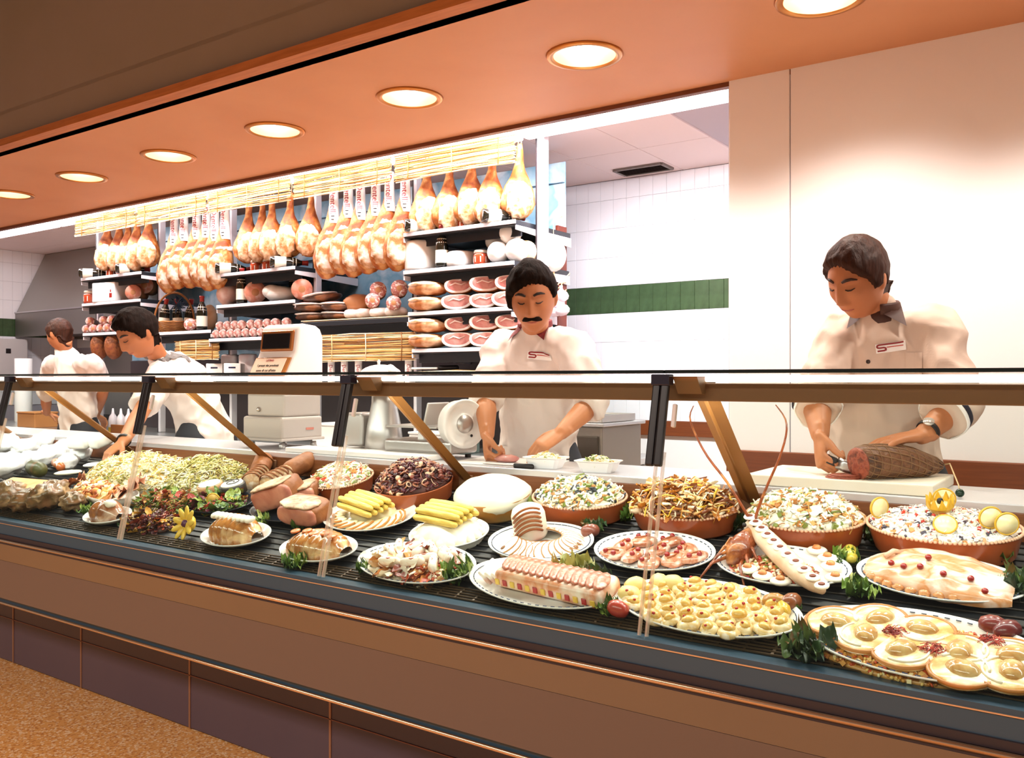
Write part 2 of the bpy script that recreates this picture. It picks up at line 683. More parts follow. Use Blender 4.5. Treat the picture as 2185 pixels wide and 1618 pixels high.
cpart('copper_line', MB().add(box(CX1 - CX0, .004, .0022), T(XL, 1.753, .733), sm=False), m_copper)
cpart('plinth', MB().add(box(CX1 - CX0, .32, .40), T(XL, 2.205, .20), sm=False), m_kick)
kx = sorted([-2.082 * 2.03, -1.796 * 2.03] + [-1.4237 * 2.03 + .753 * k for k in range(0, 6)] + [-2.082 * 2.03 - .753 * k for k in (1, 2, 3)])
ed = [CX0] + kx + [CX1]
for a, b in zip(ed[:-1], ed[1:]):
    cpart('kick_panel', MB().add(rbox(b - a - .006, .012, .40, .002), T((a + b) / 2, 2.036, .205), sm=False), m_kick)
for a in kx:
    cpart('joint_bar', MB().add(box(.009, .012, .40), T(a, 2.033, .205), sm=False), mat('joint_bar', '#a97f66', .3, .6))
cpart('groove_line', MB().add(box(CX1 - CX0, .004, .003), T(XL, 2.029, .204), sm=False), mat('groove_line', '#8a5a4c', .4, .4))

# inner body and sloping display deck
def dz(y):
    return DKZ + DKS * (y - DK0)


cpart('inner_body', MB().add(profile_x([(1.80, .45), (1.80, .735), (2.445, dz(2.445) - .02), (2.445, .40)], CX0, CX1), sm=False), m_deck)
cpart('deck', MB().add(profile_x([(1.80, dz(1.80) - .018), (1.80, dz(1.80) - .006), (2.446, dz(2.446) - .006), (2.446, dz(2.446) - .018)], CX0, CX1), sm=False), m_deck)
rod = MB()
for k in range(17):
    y = 1.90 + k * .032
    rod.add(tube([(CX0, y, dz(y) - .004), (CX1, y, dz(y) - .004)], .0025, 6))
o = cpart('deck_rods', rod, mat('rod_dark', '#2a211b', .5, .1))
gr = MB()
for k in range(5):
    y = 1.806 + k * .012
    gr.add(box(CX1 - CX0, .0075, .003), T(XL, y, dz(y) + .001), sm=False)
nx = int((CX1 - CX0) / .06)
for k in range(nx):
    gr.add(box(.006, .056, .003), T(CX0 + .06 * k, 1.83, dz(1.83) + .0005, rx=TILT), sm=False)
o = cpart('air_grille', gr, m_grille)
o['kind'] = 'stuff'
# glass front
MOD = [-.88 - 1.028 * k for k in range(-2, 7)]
GA, GB = V((0, 1.772, .742)), V((0, 1.905, 1.318))
gdir = (GB - GA)
gl = gdir.length
gang = math.atan2(gdir.y, gdir.z)
MOD = sorted(MOD)
for a, b in zip(MOD[:-1], MOD[1:]):
    mid = (GA + GB) / 2
    cpart('glass_pane', MB().add(rbox(b - a - .004, .006, gl, .001, 1), T((a + b) / 2, mid.y, mid.z, rx=-gang), sm=False), m_glass)
    cpart('top_glass', MB().add(rbox(b - a - .004, .20, .008, .001, 1), T((a + b) / 2, 1.985, 1.337), sm=False), mat('dark_glass_edge', '#0d1512', .1))
for a in MOD:
    for s in (-1, 1):
        c = GA + gdir * .36
        cpart('joint_strip', MB().add(box(.005, .010, gl * .70), T(a + s * .009, c.y + .002, c.z, rx=-gang), sm=False), m_strip)
    c = GA + gdir * .835
    cl = cpart('glass_clamp', MB().add(rbox(.019, .016, gl * .36, .004), T(a - .019, c.y - .012, c.z, rx=-gang), sm=False)
               .add(rbox(.019, .016, gl * .36, .004), T(a + .002, c.y - .012, c.z, rx=-gang), sm=False), m_blackp)
    cpart('clamp_head', MB().add(rbox(.046, .03, .026, .003), T(a - .008, 1.893, 1.318), sm=False), mat('clamp_head', '#1c1c33', .3))
    cpart('glass_glint', MB().add(rbox(.010, .012, .055, .003), T(a + .026, 1.885, 1.235, rx=-gang), sm=False), m_white)  # white bar added in place of a bright reflection by the clamp
    cpart('bracket_block', MB().add(profile_x([(1.90, 1.326), (2.02, 1.326), (2.0, 1.285), (1.93, 1.285)], a + .015, a + .075), sm=False), mat('bracket_tan', '#8a6240', .4, .3))
    # slanting brace back to the worktop edge
    p, q = V((a + .055, 1.985, 1.30)), V((a + .01, 2.442, .975))
    cpart('brace', MB().add(tube([p, q], [(.030, .013)] * 2, 4, ref=(1, 0, 0)), sm=False).add(tube([p + V((0, -.012, -.002)), q + V((0, -.012, -.002))], [(.006, .006)] * 2, 8, ref=(1, 0, 0))), m_brace)
    cpart('brace_foot', MB().add(rbox(.06, .012, .05, .003), T(a + .012, 2.444, .958), sm=False), m_bronze)
cpart('top_bar', MB().add(rbox(CX1 - CX0, .03, .042, .003), T(XL, 1.965, 1.289), sm=False), m_bronze)
cpart('fluorescent_tube', MB().add(tube([(CX0, 1.955, 1.321), (CX1, 1.955, 1.321)], .008, 10)), mat('case_tube', '#fff4ea', .4, emit=2.5))

# worktop of the serving counter
wt = thing('counter_worktop', 'pale steel counter worktop with wooden front edge behind the case', 'worktop', V((-2.5, 2.62, 0)))
obj('worktop_slab', MB().add(rbox(CX1 - CX0, .335, .03, .004), T(XL, 2.6225, 1.001), sm=False), mat('worktop_steel', '#d8d3d6', .3, .45), wt, None, True)
obj('wood_edge', MB().add(rbox(CX1 - CX0, .012, .085, .003), T(XL, 2.457, .953), sm=False), mat('edge_wood', '#8a5230', .4, c2='#6f3c1c', ns=5, stretch=(1, 25, 25)), wt, None, True)
obj('cabinet_body', MB().add(box(CX1 - CX0, .29, .985), T(XL, 2.612, .4925), sm=False), m_white, wt, None, True)

# ================================================================ WALL SHELVING
PX = [1157, 890, 677, 497, 345, 213]
YP = 4.12
POST = [xat(p, YP) for p in PX]
m_post = mat('white_post', '#ece8f0', .4, .2)
nm = ['wide white post nearest the tiled wall', 'white post beside the labelled hams, second from the tiled wall', 'white post third from the tiled wall', 'white post fourth from the tiled wall',
      'white post fifth from the tiled wall', 'thin white post at the far end by the hood']
for i, x in enumerate(POST):
    wd = .056 if i == 0 else .034
    f = thing('shelf_post', 'slotted steel shelving upright, ' + nm[i], 'shelf post', T(x, YP, 0), 'uprights carrying the ham shelves')
    obj('post', MB().add(rbox(wd, .05, 1.795, .004), T(0, 0, 1.80), sm=False), m_post, f)
    obj('slot_line', MB().add(box(.009, .004, 1.9), T(-wd / 2 + .006, -.025, 1.74), sm=False), mat('slot_dark', '#22181f', .5), f)
one('blue_backdrop', 'blue crumpled backdrop sheet hung behind the hams', 'backdrop',
    MB().add(rbox(4.5, .012, 1.14, .003), T(-4.99, 4.50, 2.05), sm=False)
    .add(rbox(4.5, .03, .012, .003), T(-4.99, 4.485, 2.50), sm=False).add(rbox(4.5, .03, .012, .003), T(-4.99, 4.485, 2.20), sm=False),
    mat('blue_sheet', '#9fc0d4', .25, c2='#e4eef4', ns=3.5, c3='#76a4c0', bump=(8, .5)))
one('shelf_end_panel', 'dark red-brown upright panel closing the shelving end by tiled wall', 'panel',
    MB().add(rbox(.02, .10, 1.32, .003), T(xat(1203, 4.46), 4.43, 1.561), sm=False), mat('end_panel', '#6d2c1c', .5))
m_board = mat('shelf_black', '#1c1f26', .4)
m_edge = mat('shelf_edge_white', '#eceaf2', .4)


SHELF = {}


def shelf(key, x0, x1, z, label, depth=.572, y0=3.92, edge=True):
    f = thing('display_shelf', label, 'shelf', T((x0 + x1) / 2, y0, z), 'black shelves of the ham display')
    L = x1 - x0
    obj('board', MB().add(rbox(L, depth, .03, .003), T(0, depth / 2, -.016), sm=False), m_board, f)
    obj('skirt', MB().add(box(L - .01, .012, .055), T(0, .06, -.055), sm=False), m_board, f)
    if edge:
        obj('price_strip', MB().add(rbox(L, .008, .022, .002), T(0, -.003, -.012), sm=False), m_edge, f)
    obj('end_bracket', MB().add(profile_x([(0, -.031), (0, -.055), (depth, -.085), (depth, -.031)], -.004, .004), T(L / 2, 0, 0), sm=False), m_edge, f)
    obj('end_bracket', MB().add(profile_x([(0, -.031), (0, -.055), (depth, -.085), (depth, -.031)], -.004, .004), T(-L / 2, 0, 0), sm=False), m_edge, f)
    SHELF[key] = (x0, x1, z, y0)


def bx(px):
    return xat(px, 3.92)


shelf('1a', bx(862), bx(1101), 2.185, 'top black shelf under the plain hams nearest the tiled wall')
shelf('1b', bx(862), bx(1098), 1.962, 'black shelf of white cheeses above the sliced ham stacks')
shelf('1c', bx(872), bx(1092), 1.715, 'black shelf with the upper two rows of cut hams')
shelf('1d', bx(880), bx(1088), 1.498, 'lowest black shelf with the lower two rows of cut hams')
shelf('2a', bx(640), bx(870), 1.688, 'straw-covered shelf of bacon slabs beneath the labelled hams', edge=False)
shelf('3a', bx(463), bx(630), 2.062, 'middle bay upper shelf of lying bottles and jars')
shelf('3b', bx(463), bx(630), 1.842, 'middle bay shelf of mortadella and cut hams')
shelf('3c', bx(447), bx(630), 1.607, 'middle bay shelf stacked with salami ends')
shelf('4a', bx(330), bx(450), 1.672, 'black shelf under the gift basket')
shelf('5a', bx(174), bx(302), 2.148, 'far bay upper shelf of bottles and jars beside the hood')
shelf('5b', bx(176), bx(300), 1.938, 'far bay shelf with the white carton and mortadella')
shelf('5c', bx(178), bx(300), 1.695, 'far bay shelf of stacked small salami')

# back counter under the shelving
bc = thing('back_counter', 'long steel back counter below the ham shelving', 'counter', V((-5.5, 4.0, 0)))
obj('counter_top', MB().add(rbox(7.3, .78, .035, .004), T(-5.75, 4.11, .883), sm=False), m_steel, bc, None, True)
for k in range(8):
    x = -9.0 + .9 * k
    p = obj('cabinet_door', MB().add(rbox(.88, .02, .78, .004), T(x + .15, 3.76, .45), sm=False), mat('cabinet_white', '#d9d3cf', .4), bc, None, True)
obj('cabinet_body', MB().add(box(7.3, .52, .86), T(-5.75, 4.04, .43), sm=False), mat('cabinet_body', '#8d8580', .5), bc, None, True)
one('lower_back_panel', 'dark panel behind the back counter below the shelves', 'panel', MB().add(rbox(4.5, .012, .578, .003), T(-4.99, 4.485, 1.1905), sm=False), mat('panel_dark', '#3b3136', .5))
# ================================================================ GOODS ON THE SHELVES
FACE = 0.60          # goods face the aisle end of the counter
MC = {}


def M_(key, make, mats):
    if key not in MC:
        MC[key] = make().mesh(key.split('|')[0], mats)
    return MC[key]


def inst(name, label, cat, M, parts, group=None):
    """a thing: an Empty and one mesh object for each part (and sub-part); meshes are shared between copies"""
    r = thing(name, label, cat, M, group)
    for p in parts:
        o = obj(p[0], p[1], None, r, p[2] if len(p) > 2 else None)
        for q in (p[3] if len(p) > 3 else ()):
            obj(q[0], q[1], None, o, q[2] if len(q) > 2 else None)
    return r


m_ham = mat('ham_rind', '#8a3f10', .6, c2='#d9a468', ns=13, c3='#b3641f', bump=(22, .8), sharp=.13)
m_fat = mat('ham_fat', '#b5763f', .6, c2='#fbeee2', ns=17, c3='#e0bc98', bump=(30, .7), sharp=.13)
m_paper = mat('white_paper', '#fbf9f6', .6)
m_red = mat('red_ink', '#a3122a', .5)
m_blk = mat('black_ink', '#1b1416', .5)
m_string = mat('string', '#d8b98a', .7)


def ham_meshes(L, lean, fat, seed):
    def body():
        zs = [0, .06, .14, .24, .34, .45, .56, .68, .79, .89, .96, 1.0]
        rs = [.018, .023, .024, .026, .036, .056, .076, .092, .098, .086, .056, .02]
        pts = [V((-lean * (z ** 1.6), 0, -z * L)) for z in zs]
        mb = MB()
        vf = tube(pts, [(r * 1.0, r * .82) for r in rs], 16, ref=(1, 0, 0))
        o = V((seed, seed, 0))
        vs = [p + V((0.010 * noise.noise(p * 14 + o), 0.010 * noise.noise(p * 14 - o), 0)) for p in vf[0]]
        mb.add((vs, vf[1]))
        return mb

    def patch():
        return MB().add(ell(.072, .03, .105 if fat else .11, 16, 12, .25, seed, 14), T(-lean * .72 + .008, -.062, -L * .77))

    def loop():
        return MB().add(tube([(0.006, 0, -.02), (0.012, 0, .05), (0, 0, .085), (-.012, 0, .05), (-.006, 0, -.02)], .0035, 6))
    k = f'{L:.2f}{lean:.2f}{seed}'
    return M_('leg|' + k, body, m_ham), M_('fat_side|' + k, patch, m_fat), M_('string_loop|' + k, loop, m_string)


def plain_hams(pxs, y, ztop, L, where, group, s=1.0):
    n = len(pxs)
    for i, px in enumerate(pxs):
        b, f, l = ham_meshes(L, .015, True, i % 3)
        M = T(xat(px, y), y + R.uniform(-.02, .02), ztop + R.uniform(-.02, .02), rz=FACE + R.uniform(-.3, .3), s=s)
        inst('cured_ham', f'plain hanging cured ham {where}, {ORD[n - 1 - i]} from its tile-side post', 'ham', M,
             [('leg', b), ('fat_side', f), ('string_loop', l)], group)


plain_hams([915, 957, 1003, 1050, 1105], 4.02, 2.62, .42, 'over bottles, nearest bay', 'plain hams above the nearest shelf')
plain_hams([527, 557, 583, 622, 660], 4.03, 2.58, .44, 'over jars, middle bay', 'plain hams above the middle shelf')
plain_hams([229, 251, 274, 296, 321], 4.03, 2.63, .44, 'over jars, far bay', 'plain hams above the far shelf')


def sleeve():
    return MB().add(lathe([(.040, -.245), (.032, -.14), (.028, -.02), (.030, .0)], 14, False))


def ruff():
    return MB().add(ell(.068, .060, .030, 16, 8, .35, 3.0, 14))


def label_hams(pxs, y, ztop, where, group):
    n = len(pxs)
    for i, px in enumerate(pxs):
        b, f, l = ham_meshes(.60, .055, False, i % 3)
        M = T(xat(px, y), y + R.uniform(-.015, .015), ztop + R.uniform(-.025, .02), rz=FACE + R.uniform(-.1, .1))
        r = inst('labelled_ham', f'hanging ham in white red-lettered sleeve, {where}, {ORD[n - 1 - i]} from its tile-side post', 'ham', M,
                 [('leg', b), ('fat_side', f), ('string_loop', l), ('paper_ruff', M_('paper_ruff|', ruff, m_paper), T(-.012, 0, -.315))], group)
        sl = obj('label_sleeve', M_('label_sleeve|', sleeve, m_paper), None, r)
        if 'lt' not in MC:
            t = text('lettering', 'Dentelli', .052, m_red, sl, T(0, -.034, -.105, rx=PI / 2, ry=PI / 2), spacing=1.0)
            MC['lt'] = t.data
            MC['lb'] = MB().add(box(.022, .002, .006), T(0, -.037, -.20)).add(box(.018, .002, .006), T(0, -.040, -.222)).mesh('small_print', m_blk)
        else:
            obj('lettering', MC['lt'], None, sl, T(0, -.034, -.105, rx=PI / 2, ry=PI / 2))
        obj('small_print', MC['lb'], None, sl)


label_hams([712, 743, 769, 800, 829, 864], 4.0, 2.575, 'second bay', 'labelled hams of the second bay')
label_hams([371, 393, 417, 440, 462, 483], 4.0, 2.575, 'fourth bay', 'labelled hams of the fourth bay')

# straw valances
m_straw = mat('straw', '#d9ad68', .6, rnd=['#dcbf84', '#c99a54', '#a8742f', '#efe0ba', '#8e5a22', '#d3ac66'])


def straw_sheet(x0, x1, z0, z1, n, y=0.0):
    mb = MB()
    for k in range(n):
        z = z0 + (z1 - z0) * (k + .5) / n
        xs = [x0 + R.uniform(-.012, .004), (x0 * 2 + x1) / 3, (x0 + 2 * x1) / 3, x1 + R.uniform(-.004, .012)]
        mb.add(tube([(x, y + R.uniform(-.006, .006), z + R.uniform(-.006, .006)) for x in xs], R.uniform(.0022, .0042), 5))
    for x in (x0 + .12 * (x1 - x0), (x0 + x1) / 2, x1 - .12 * (x1 - x0)):
        mb.add(tube([(x, y - .008, z0), (x + .004, y - .009, (z0 + z1) / 2), (x, y - .008, z1)], .003, 5))
    return mb


bn = ['nearest the tiled wall', 'over the labelled hams, second bay', 'over the middle plain hams', 'over the labelled hams, fourth bay', 'over the far plain hams']
for i in range(5):
    a, b = POST[i + 1] + .022, POST[i] - (.035 if i == 0 else .022)
    o = one('straw_valance', 'shaggy straw valance ' + bn[i], 'valance', straw_sheet(-(b - a) / 2, (b - a) / 2, -.15, 0, 34, 0), m_straw,
            T((a + b) / 2, 3.90, 2.64), 'straw valances under the ceiling lights', 'stuff')
for px0, px1, zt, zb, lab in ((684, 880, 1.60, 1.43, 'straw fringe below the bacon shelf'), (372, 462, 1.60, 1.46, 'short straw fringe below the basket shelf')):
    a, b = bx(px0), bx(px1)
    one('straw_fringe', lab, 'valance', straw_sheet(-(b - a) / 2, (b - a) / 2, zb - zt, 0, 46, 0), m_straw, T((a + b) / 2, 3.935, zt), None, 'stuff')
mt = MB()
a, b, zz, _ = SHELF['2a']
for k in range(26):
    y = .006 + k * .017
    mt.add(tube([(a - b) / 2 * 1.02 + 0 if False else V(((a - b) / 2 * R.uniform(.97, 1.03), y, .004 + R.uniform(0, .004))), V((0, y + R.uniform(-.01, .01), .006)), V(((b - a) / 2 * R.uniform(.97, 1.03), y, .004 + R.uniform(0, .004)))][0:3] if True else [], .0035, 5))
one('straw_mat', 'straw matting spread on the bacon shelf', 'mat', mt, m_straw, T((a + b) / 2, 3.92, zz), None, 'stuff')

# ---- bottles, jars, boxes
m_bott = mat('dark_bottle', '#1b1a12', .08, coat=.6)
m_lab = mat('cream_label', '#f3ead6', .6)
m_cap = mat('red_capsule', '#a82a22', .35)
m_jar = mat('red_preserve', '#a63420', .12, c2='#c8552f', ns=30, coat=.8)
m_lid = mat('jar_lid', '#e8d9c6', .35, .3)


def bottle_parts():
    return [('glass_body', M_('glass_body|', lambda: MB().add(lathe([(.03, 0), (.037, .004), (.038, .02), (.038, .13), (.034, .16), (.016, .205), (.0145, .235), (.017, .238), (.017, .25)], 18)), m_bott)),
            ('paper_label', M_('paper_label|', lambda: MB().add(lathe([(.0386, .03), (.0386, .105)], 18, False)), m_lab)),
            ('neck_label', M_('neck_label|', lambda: MB().add(lathe([(.0362, .146), (.0300, .172)], 16, False)), m_lab)),
            ('capsule', M_('capsule|', lambda: MB().add(lathe([(.0165, .21), (.0158, .236), (.0182, .239), (.0182, .2515), (.0, .2516)], 16)), m_cap))]


def bottle(key, px, label, dy=.06, lie=None, s=1.0, z=0.0):
    x0, x1, zz, y0 = SHELF[key]
    y = y0 + dy
    if lie is None:
        M = T(xat(px, y), y, zz + z + .0005, rz=FACE, s=s)
    else:
        M = Matrix.Translation((xat(px, y), y, zz + .0385 * s)) @ Euler((0, PI / 2, lie)).to_matrix().to_4x4() @ Matrix.Scale(s, 4) @ T(0, 0, -.12)
    return inst('bottle', label, 'bottle', M, bottle_parts(), 'bottles on the display shelves')


def jar(key, px, label, dy=.07, z=0.0, s=1.0):
    x0, x1, zz, y0 = SHELF[key]
    y = y0 + dy
    return inst('jar', label, 'jar', T(xat(px, y), y, zz + z + .0005, rz=FACE, s=s),
                [('jar_body', M_('jar_body|', lambda: MB().add(lathe([(.036, 0), (.042, .004), (.043, .012), (.043, .06), (.036, .07)], 18)), m_jar)),
                 ('jar_lid', M_('jar_lid|', lambda: MB().add(lathe([(.038, .069), (.040, .071), (.040, .084), (.037, .087), (0, .0872)], 18)), m_lid)),
                 ('jar_label', M_('jar_label|', lambda: MB().add(lathe([(.0436, .018), (.0436, .05)], 8, False)), m_lab))], 'red preserve jars on the display shelves')


bottle('1a', 905, 'dark bottle lying on top shelf nearest the tiled wall, beside the blue sheet', lie=FACE + .35)
bottle('1a', 1072, 'dark bottle lying on top shelf beside the wide white post', lie=FACE + .35)
jar('1a', 962, 'red jar on the nearest top shelf, beside the sloping bottle', .12)
jar('1a', 993, 'red jar on the nearest top shelf, closer to the wide post', .12)
bottle('3a', 497, 'dark bottle lying on the middle shelf end by fourth post', lie=FACE + .35)
bottle('3a', 615, 'dark bottle lying on the middle shelf near the third post', lie=FACE + .35)
jar('3a', 547, 'red jar on the middle upper shelf, further from the third post', .12)
jar('3a', 572, 'red jar on the middle upper shelf, nearer the third post', .12)
bottle('5a', 203, 'dark bottle lying on the far shelf by the hood', lie=FACE + .35)
bottle('5a', 282, 'dark bottle lying on the far shelf by the fifth post', lie=FACE + .35)
jar('5a', 238, 'red jar on the far upper shelf, nearer the hood', .12)
jar('5a', 260, 'red jar on the far upper shelf, nearer the fifth post', .12)
bottle('1b', 943, 'upright dark bottle with cream label between white cheeses', .05)
jar('1b', 1026, 'red jar between the flat cheese and the cheese balls', .08)
jar('1b', 1030, 'red jar standing behind another beside the cheese balls', .22)
bottle('3b', 516, 'upright dark bottle with cream label beside the wrapped ham', .05)
bottle('3b', 628, 'upright dark bottle standing behind mortadella near the third post', .20)
jar('5b', 193, 'red jar alone at the hood end of the far shelf', .07, s=1.25)
bottle('4a', 431, 'upright dark bottle beside the gift basket', .05)

# ---- cheeses
m_cheese = mat('white_cheese', '#f7f3ea', .45, c2='#fffdf8', ns=6)
m_rindc = mat('tan_cheese', '#d9a878', .5, c2='#f0d8b8', ns=10)


def sp(key, px, dy, z=0.0):
    x0, x1, zz, y0 = SHELF[key]
    return xat(px, y0 + dy), y0 + dy, zz + z + .0005


def solid(name, label, cat, key, px, dy, mb, m, z=0.0, rz=FACE, group=None, kind=None):
    return one(name, label, cat, mb, m, T(*sp(key, px, dy, z), rz=rz), group, kind)


solid('cheese_drum', 'tall white cheese drum at the labelled-ham end of its shelf', 'cheese', '1b', 902, .12, MB().add(lathe([(.095, 0), (.106, .008), (.108, .02), (.108, .165), (.103, .178), (.09, .182), (0, .183)], 28)), m_cheese)
solid('cheese_round', 'flat white cheese wheel beside the upright bottle', 'cheese', '1b', 985, .12, MB().add(lathe([(.075, 0), (.088, .006), (.092, .03), (.09, .085), (.078, .095), (0, .097)], 28)), m_cheese)
for i, (px, dy, z, r) in enumerate([(1063, .06, 0, .062), (1103, .07, 0, .066), (1089, .10, .105, .064), (1056, .16, .09, .055)]):
    solid('cheese_ball', 'round white cheese ball, ' + ['front one nearer the red jars', 'front one nearer the wide post', 'topmost of the pile', 'one behind, above the red jars'][i], 'cheese', '1b', px, dy,
          MB().add(ell(r, r, r, 20, 12), T(0, 0, r)), m_cheese, z, group='white cheese balls on the nearest shelf')
solid('brown_cheese', 'tan smoked cheese ball at the shelf end by wide post', 'cheese', '1b', 1122, .16, MB().add(ell(.066, .06, .066, 18, 12), T(0, 0, .066)), m_rindc)
px0 = at(1181, 545, 4.30)
w_ = thing('hanging_cheese', 'large white cheese hanging behind the wide white post', 'cheese', T(px0.x, px0.y, px0.z))
obj('cheese_body', MB().add(ell(.075, .075, .095, 20, 12)), m_cheese, w_)
obj('cord', MB().add(tube([(0, 0, .09), (.0, .0, .2), (0, .10, .24)], .003, 6)).add(tube([(0, 0, -.09), (0.01, -.004, -.14)], .006, 6)), m_string, w_)
# garlic braid beside the moustached man
for i, (px, py) in enumerate([(1182, 634), (1198, 632), (1190, 648), (1184, 664), (1200, 662)]):
    p = at(px, py, 4.28)
    g = inst('garlic_bulb', 'white garlic bulb in the bunch by the green tiles, ' + ['top one nearer the man', 'top one nearer the tiles', 'middle one', 'bottom one nearer the man', 'bottom one nearer the tiles'][i], 'garlic', T(p.x, p.y, p.z, rx=R.uniform(-.3, .3), ry=R.uniform(-.3, .3)),
             [('bulb', M_('bulb|', lambda: MB().add(lathe([(.0, -.03), (.02, -.03), (.038, -.018), (.043, .0), (.034, .02), (.014, .034), (.008, .045), (.009, .06)], 14)), mat('garlic_white', '#f6f0f4', .5, c2='#e6d3dc', ns=12)))],
             'garlic bulbs in the bunch')
    obj('stalk', M_('stalk|', lambda: MB().add(tube([(0, 0, .055), (.005, .02, .09), (0, .10, .12)], .004, 6)), m_string), None, g)

# ---- cut hams in stacks
m_cut = mat('ham_meat', '#b5494a', .4, c2='#8e2f33', ns=11, c3='#cf8f84', coat=.3)
m_skin = mat('ham_skin', '#c98a50', .5, c2='#e9c8a0', ns=9, c3='#a8622c', bump=(20, .3))


def half_outline(w, h, n=22, k=1.0):
    out = []
    for i in range(n):
        a = 2 * PI * i / n
        c, s = math.cos(a), math.sin(a)
        r = 1 + .05 * math.sin(2 * a + .6) + .04 * math.sin(3 * a)
        out.append((w / 2 * k * math.copysign(abs(c) ** .8, c) * r, h / 2 * k * math.copysign(abs(s) ** .85, s) * r))
    return out


def cut_ham_parts(v):
    W_, H_ = (.185, .088) if v == 0 else (.165, .084)

    def body():
        n = 22
        vs, fs = [], []
        for j, (y, k) in enumerate([(0, 1), (.05, 1.04), (.13, 1.0), (.20, .8), (.25, .4)]):
            vs += [(x, y, z + H_ / 2) for x, z in half_outline(W_, H_, n, k)]
        for j in range(4):
            for i in range(n):
                i2 = (i + 1) % n
                fs.append((j * n + i2, j * n + i, (j + 1) * n + i, (j + 1) * n + i2))
        fs.append(tuple(range(n)))
        fs.append(tuple(reversed(range(4 * n, 5 * n))))
        return MB().add((vs, fs))

    def rim():
        ol = half_outline(W_, H_, 22, .97)
        il = half_outline(W_, H_, 22, .80)
        n = 22
        vs = [(x, -.003, z + H_ / 2) for x, z in ol] + [(x, -.005, z * 1.0 + H_ / 2 + .004) for x, z in il]
        return MB().add((vs, [(i, (i + 1) % n, n + (i + 1) % n, n + i) for i in range(n)]))

    def meat():
        il = half_outline(W_, H_, 22, .80)
        vs = [(x, -.005, z + H_ / 2 + .004) for x, z in il] + [(x * .6, -.008, z * .6 + H_ / 2 + .004) for x, z in il] + [(0, -.008, H_ / 2 + .004)]
        n = 22
        return MB().add((vs, [(i, (i + 1) % n, n + (i + 1) % n, n + i) for i in range(n)] + [(n + i, n + (i + 1) % n, 2 * n) for i in range(n)]))

    def vein():
        return MB().add(tube([(-.05, -.009, H_ / 2), (-.02, -.0095, H_ / 2 + .016), (.015, -.0095, H_ / 2 + .006), (.05, -.009, H_ / 2 + .02)], [.003, .005, .004, .002], 6))
    return [('rind', M_(f'rind|{v}', body, m_skin)), ('fat_rim', M_(f'fat_rim|{v}', rim, mat('fat_white', '#f8eee8', .45))),
            ('cut_face', M_(f'cut_face|{v}', meat, m_cut), None, [('fat_vein', M_(f'fat_vein|{v}', vein, mat('vein', '#f0d3c8', .4)))])]


for key, nmk in (('1c', 'upper cut-ham shelf'), ('1d', 'lower cut-ham shelf')):
    for row in (0, 1):
        for i, px in enumerate([975, 1032, 1084]):
            M = T(*sp(key, px + (4 if row else 0), .03 + .02 * row, row * .094 + .003), rz=FACE - .1 + R.uniform(-.1, .1), ry=R.uniform(-.03, .03))
            inst('cut_ham', f'cut ham with red face, {nmk}, {"top" if row else "bottom"} row, {ORD[2 - i]} from the moustached man', 'ham', M, cut_ham_parts((i + row) % 2), 'cut hams in stacked rows')
        M = T(*sp(key, 915, .05, row * .09 + .001), rz=.2)
        r = inst('ham_half', f'pale uncut ham side at the far end of {nmk}, {"top" if row else "bottom"} row', 'ham', M,
                 [('rind', M_('rind|h', lambda: MB().add(ell(.125, .10, .044, 20, 10, .1, 2), T(0, 0, .043)), m_skin)),
                  ('fat_side', M_('fat_side|h', lambda: MB().add(ell(.105, .085, .022, 18, 8, .1, 4), T(-.012, -.022, .064)), m_fat))], 'cut hams in stacked rows')

# ---- mortadella, salami
m_mort = mat('mortadella', '#e2a08c', .4, c2='#f6dccd', ns=14, c3='#d9866a')
m_casing = mat('casing', '#c98f62', .5, c2='#a8622f', ns=8, bump=(20, .3))
m_salf = mat('salami_face', '#c98d84', .45, c2='#f3e2da', ns=55, c3='#b05a50', sharp=.1)
m_sals = mat('salami_skin', '#b88f86', .6, c2='#e0cfc6', ns=20)


def log_parts(r, L, tag_, body, face):
    return [('casing', M_(f'casing|{tag_}', lambda: MB().add(rtube([(0, .004, r), (0, L, r)], [r, r * .94], 18, ref=(1, 0, 0))), body)),
            ('cut_face', M_(f'cut_face|{tag_}', lambda: MB().add(lathe([(r * 1.0, 0), (r * .97, .006), (.0, .007)], 20), T(0, 0.012 - r * .95, r, rx=PI / 2)), face))]


def log(name, label, cat, key, px, dy, r, L, tag_, body, face, z=0.0, group=None, rz=None):
    return inst(name, label, cat, T(*sp(key, px, dy, z), rz=FACE + .15 if rz is None else rz), log_parts(r, L, tag_, body, face), group)


log('mortadella', 'large cut mortadella between bottle and white cheese, middle bay', 'sausage', '3b', 548, .12, .078, .20, 'm1', m_casing, m_mort)
log('mortadella', 'round cut mortadella beside the third post, middle bay', 'sausage', '3b', 646, .10, .070, .16, 'm2', m_casing, m_mort)
log('mortadella', 'cut mortadella beside the white carton, far bay', 'sausage', '5b', 288, .09, .062, .18, 'm3', m_casing, m_mort)
log('mortadella', 'cut mortadella resting behind another above the far shelf', 'sausage', '5b', 312, .20, .070, .16, 'm2', m_casing, m_mort, z=.06)
solid('wrapped_ham', 'pale wrapped ham with red band beside the upright bottle', 'ham', '3b', 489, .13, MB().add(ell(.085, .10, .09, 18, 12, .06, 1), T(0, 0, .089)), mat('wrapped', '#f3e4da', .4, c2='#fffaf5', ns=6, c3='#e0b0a0'))
solid('white_cheese', 'two-lobed white cheese between mortadella pieces, middle bay', 'cheese', '3b', 600, .13, MB().add(ell(.11, .08, .058, 20, 10), T(0, 0, .057)).add(ell(.07, .06, .05, 16, 10), T(-.06, .0, .075)), m_cheese)
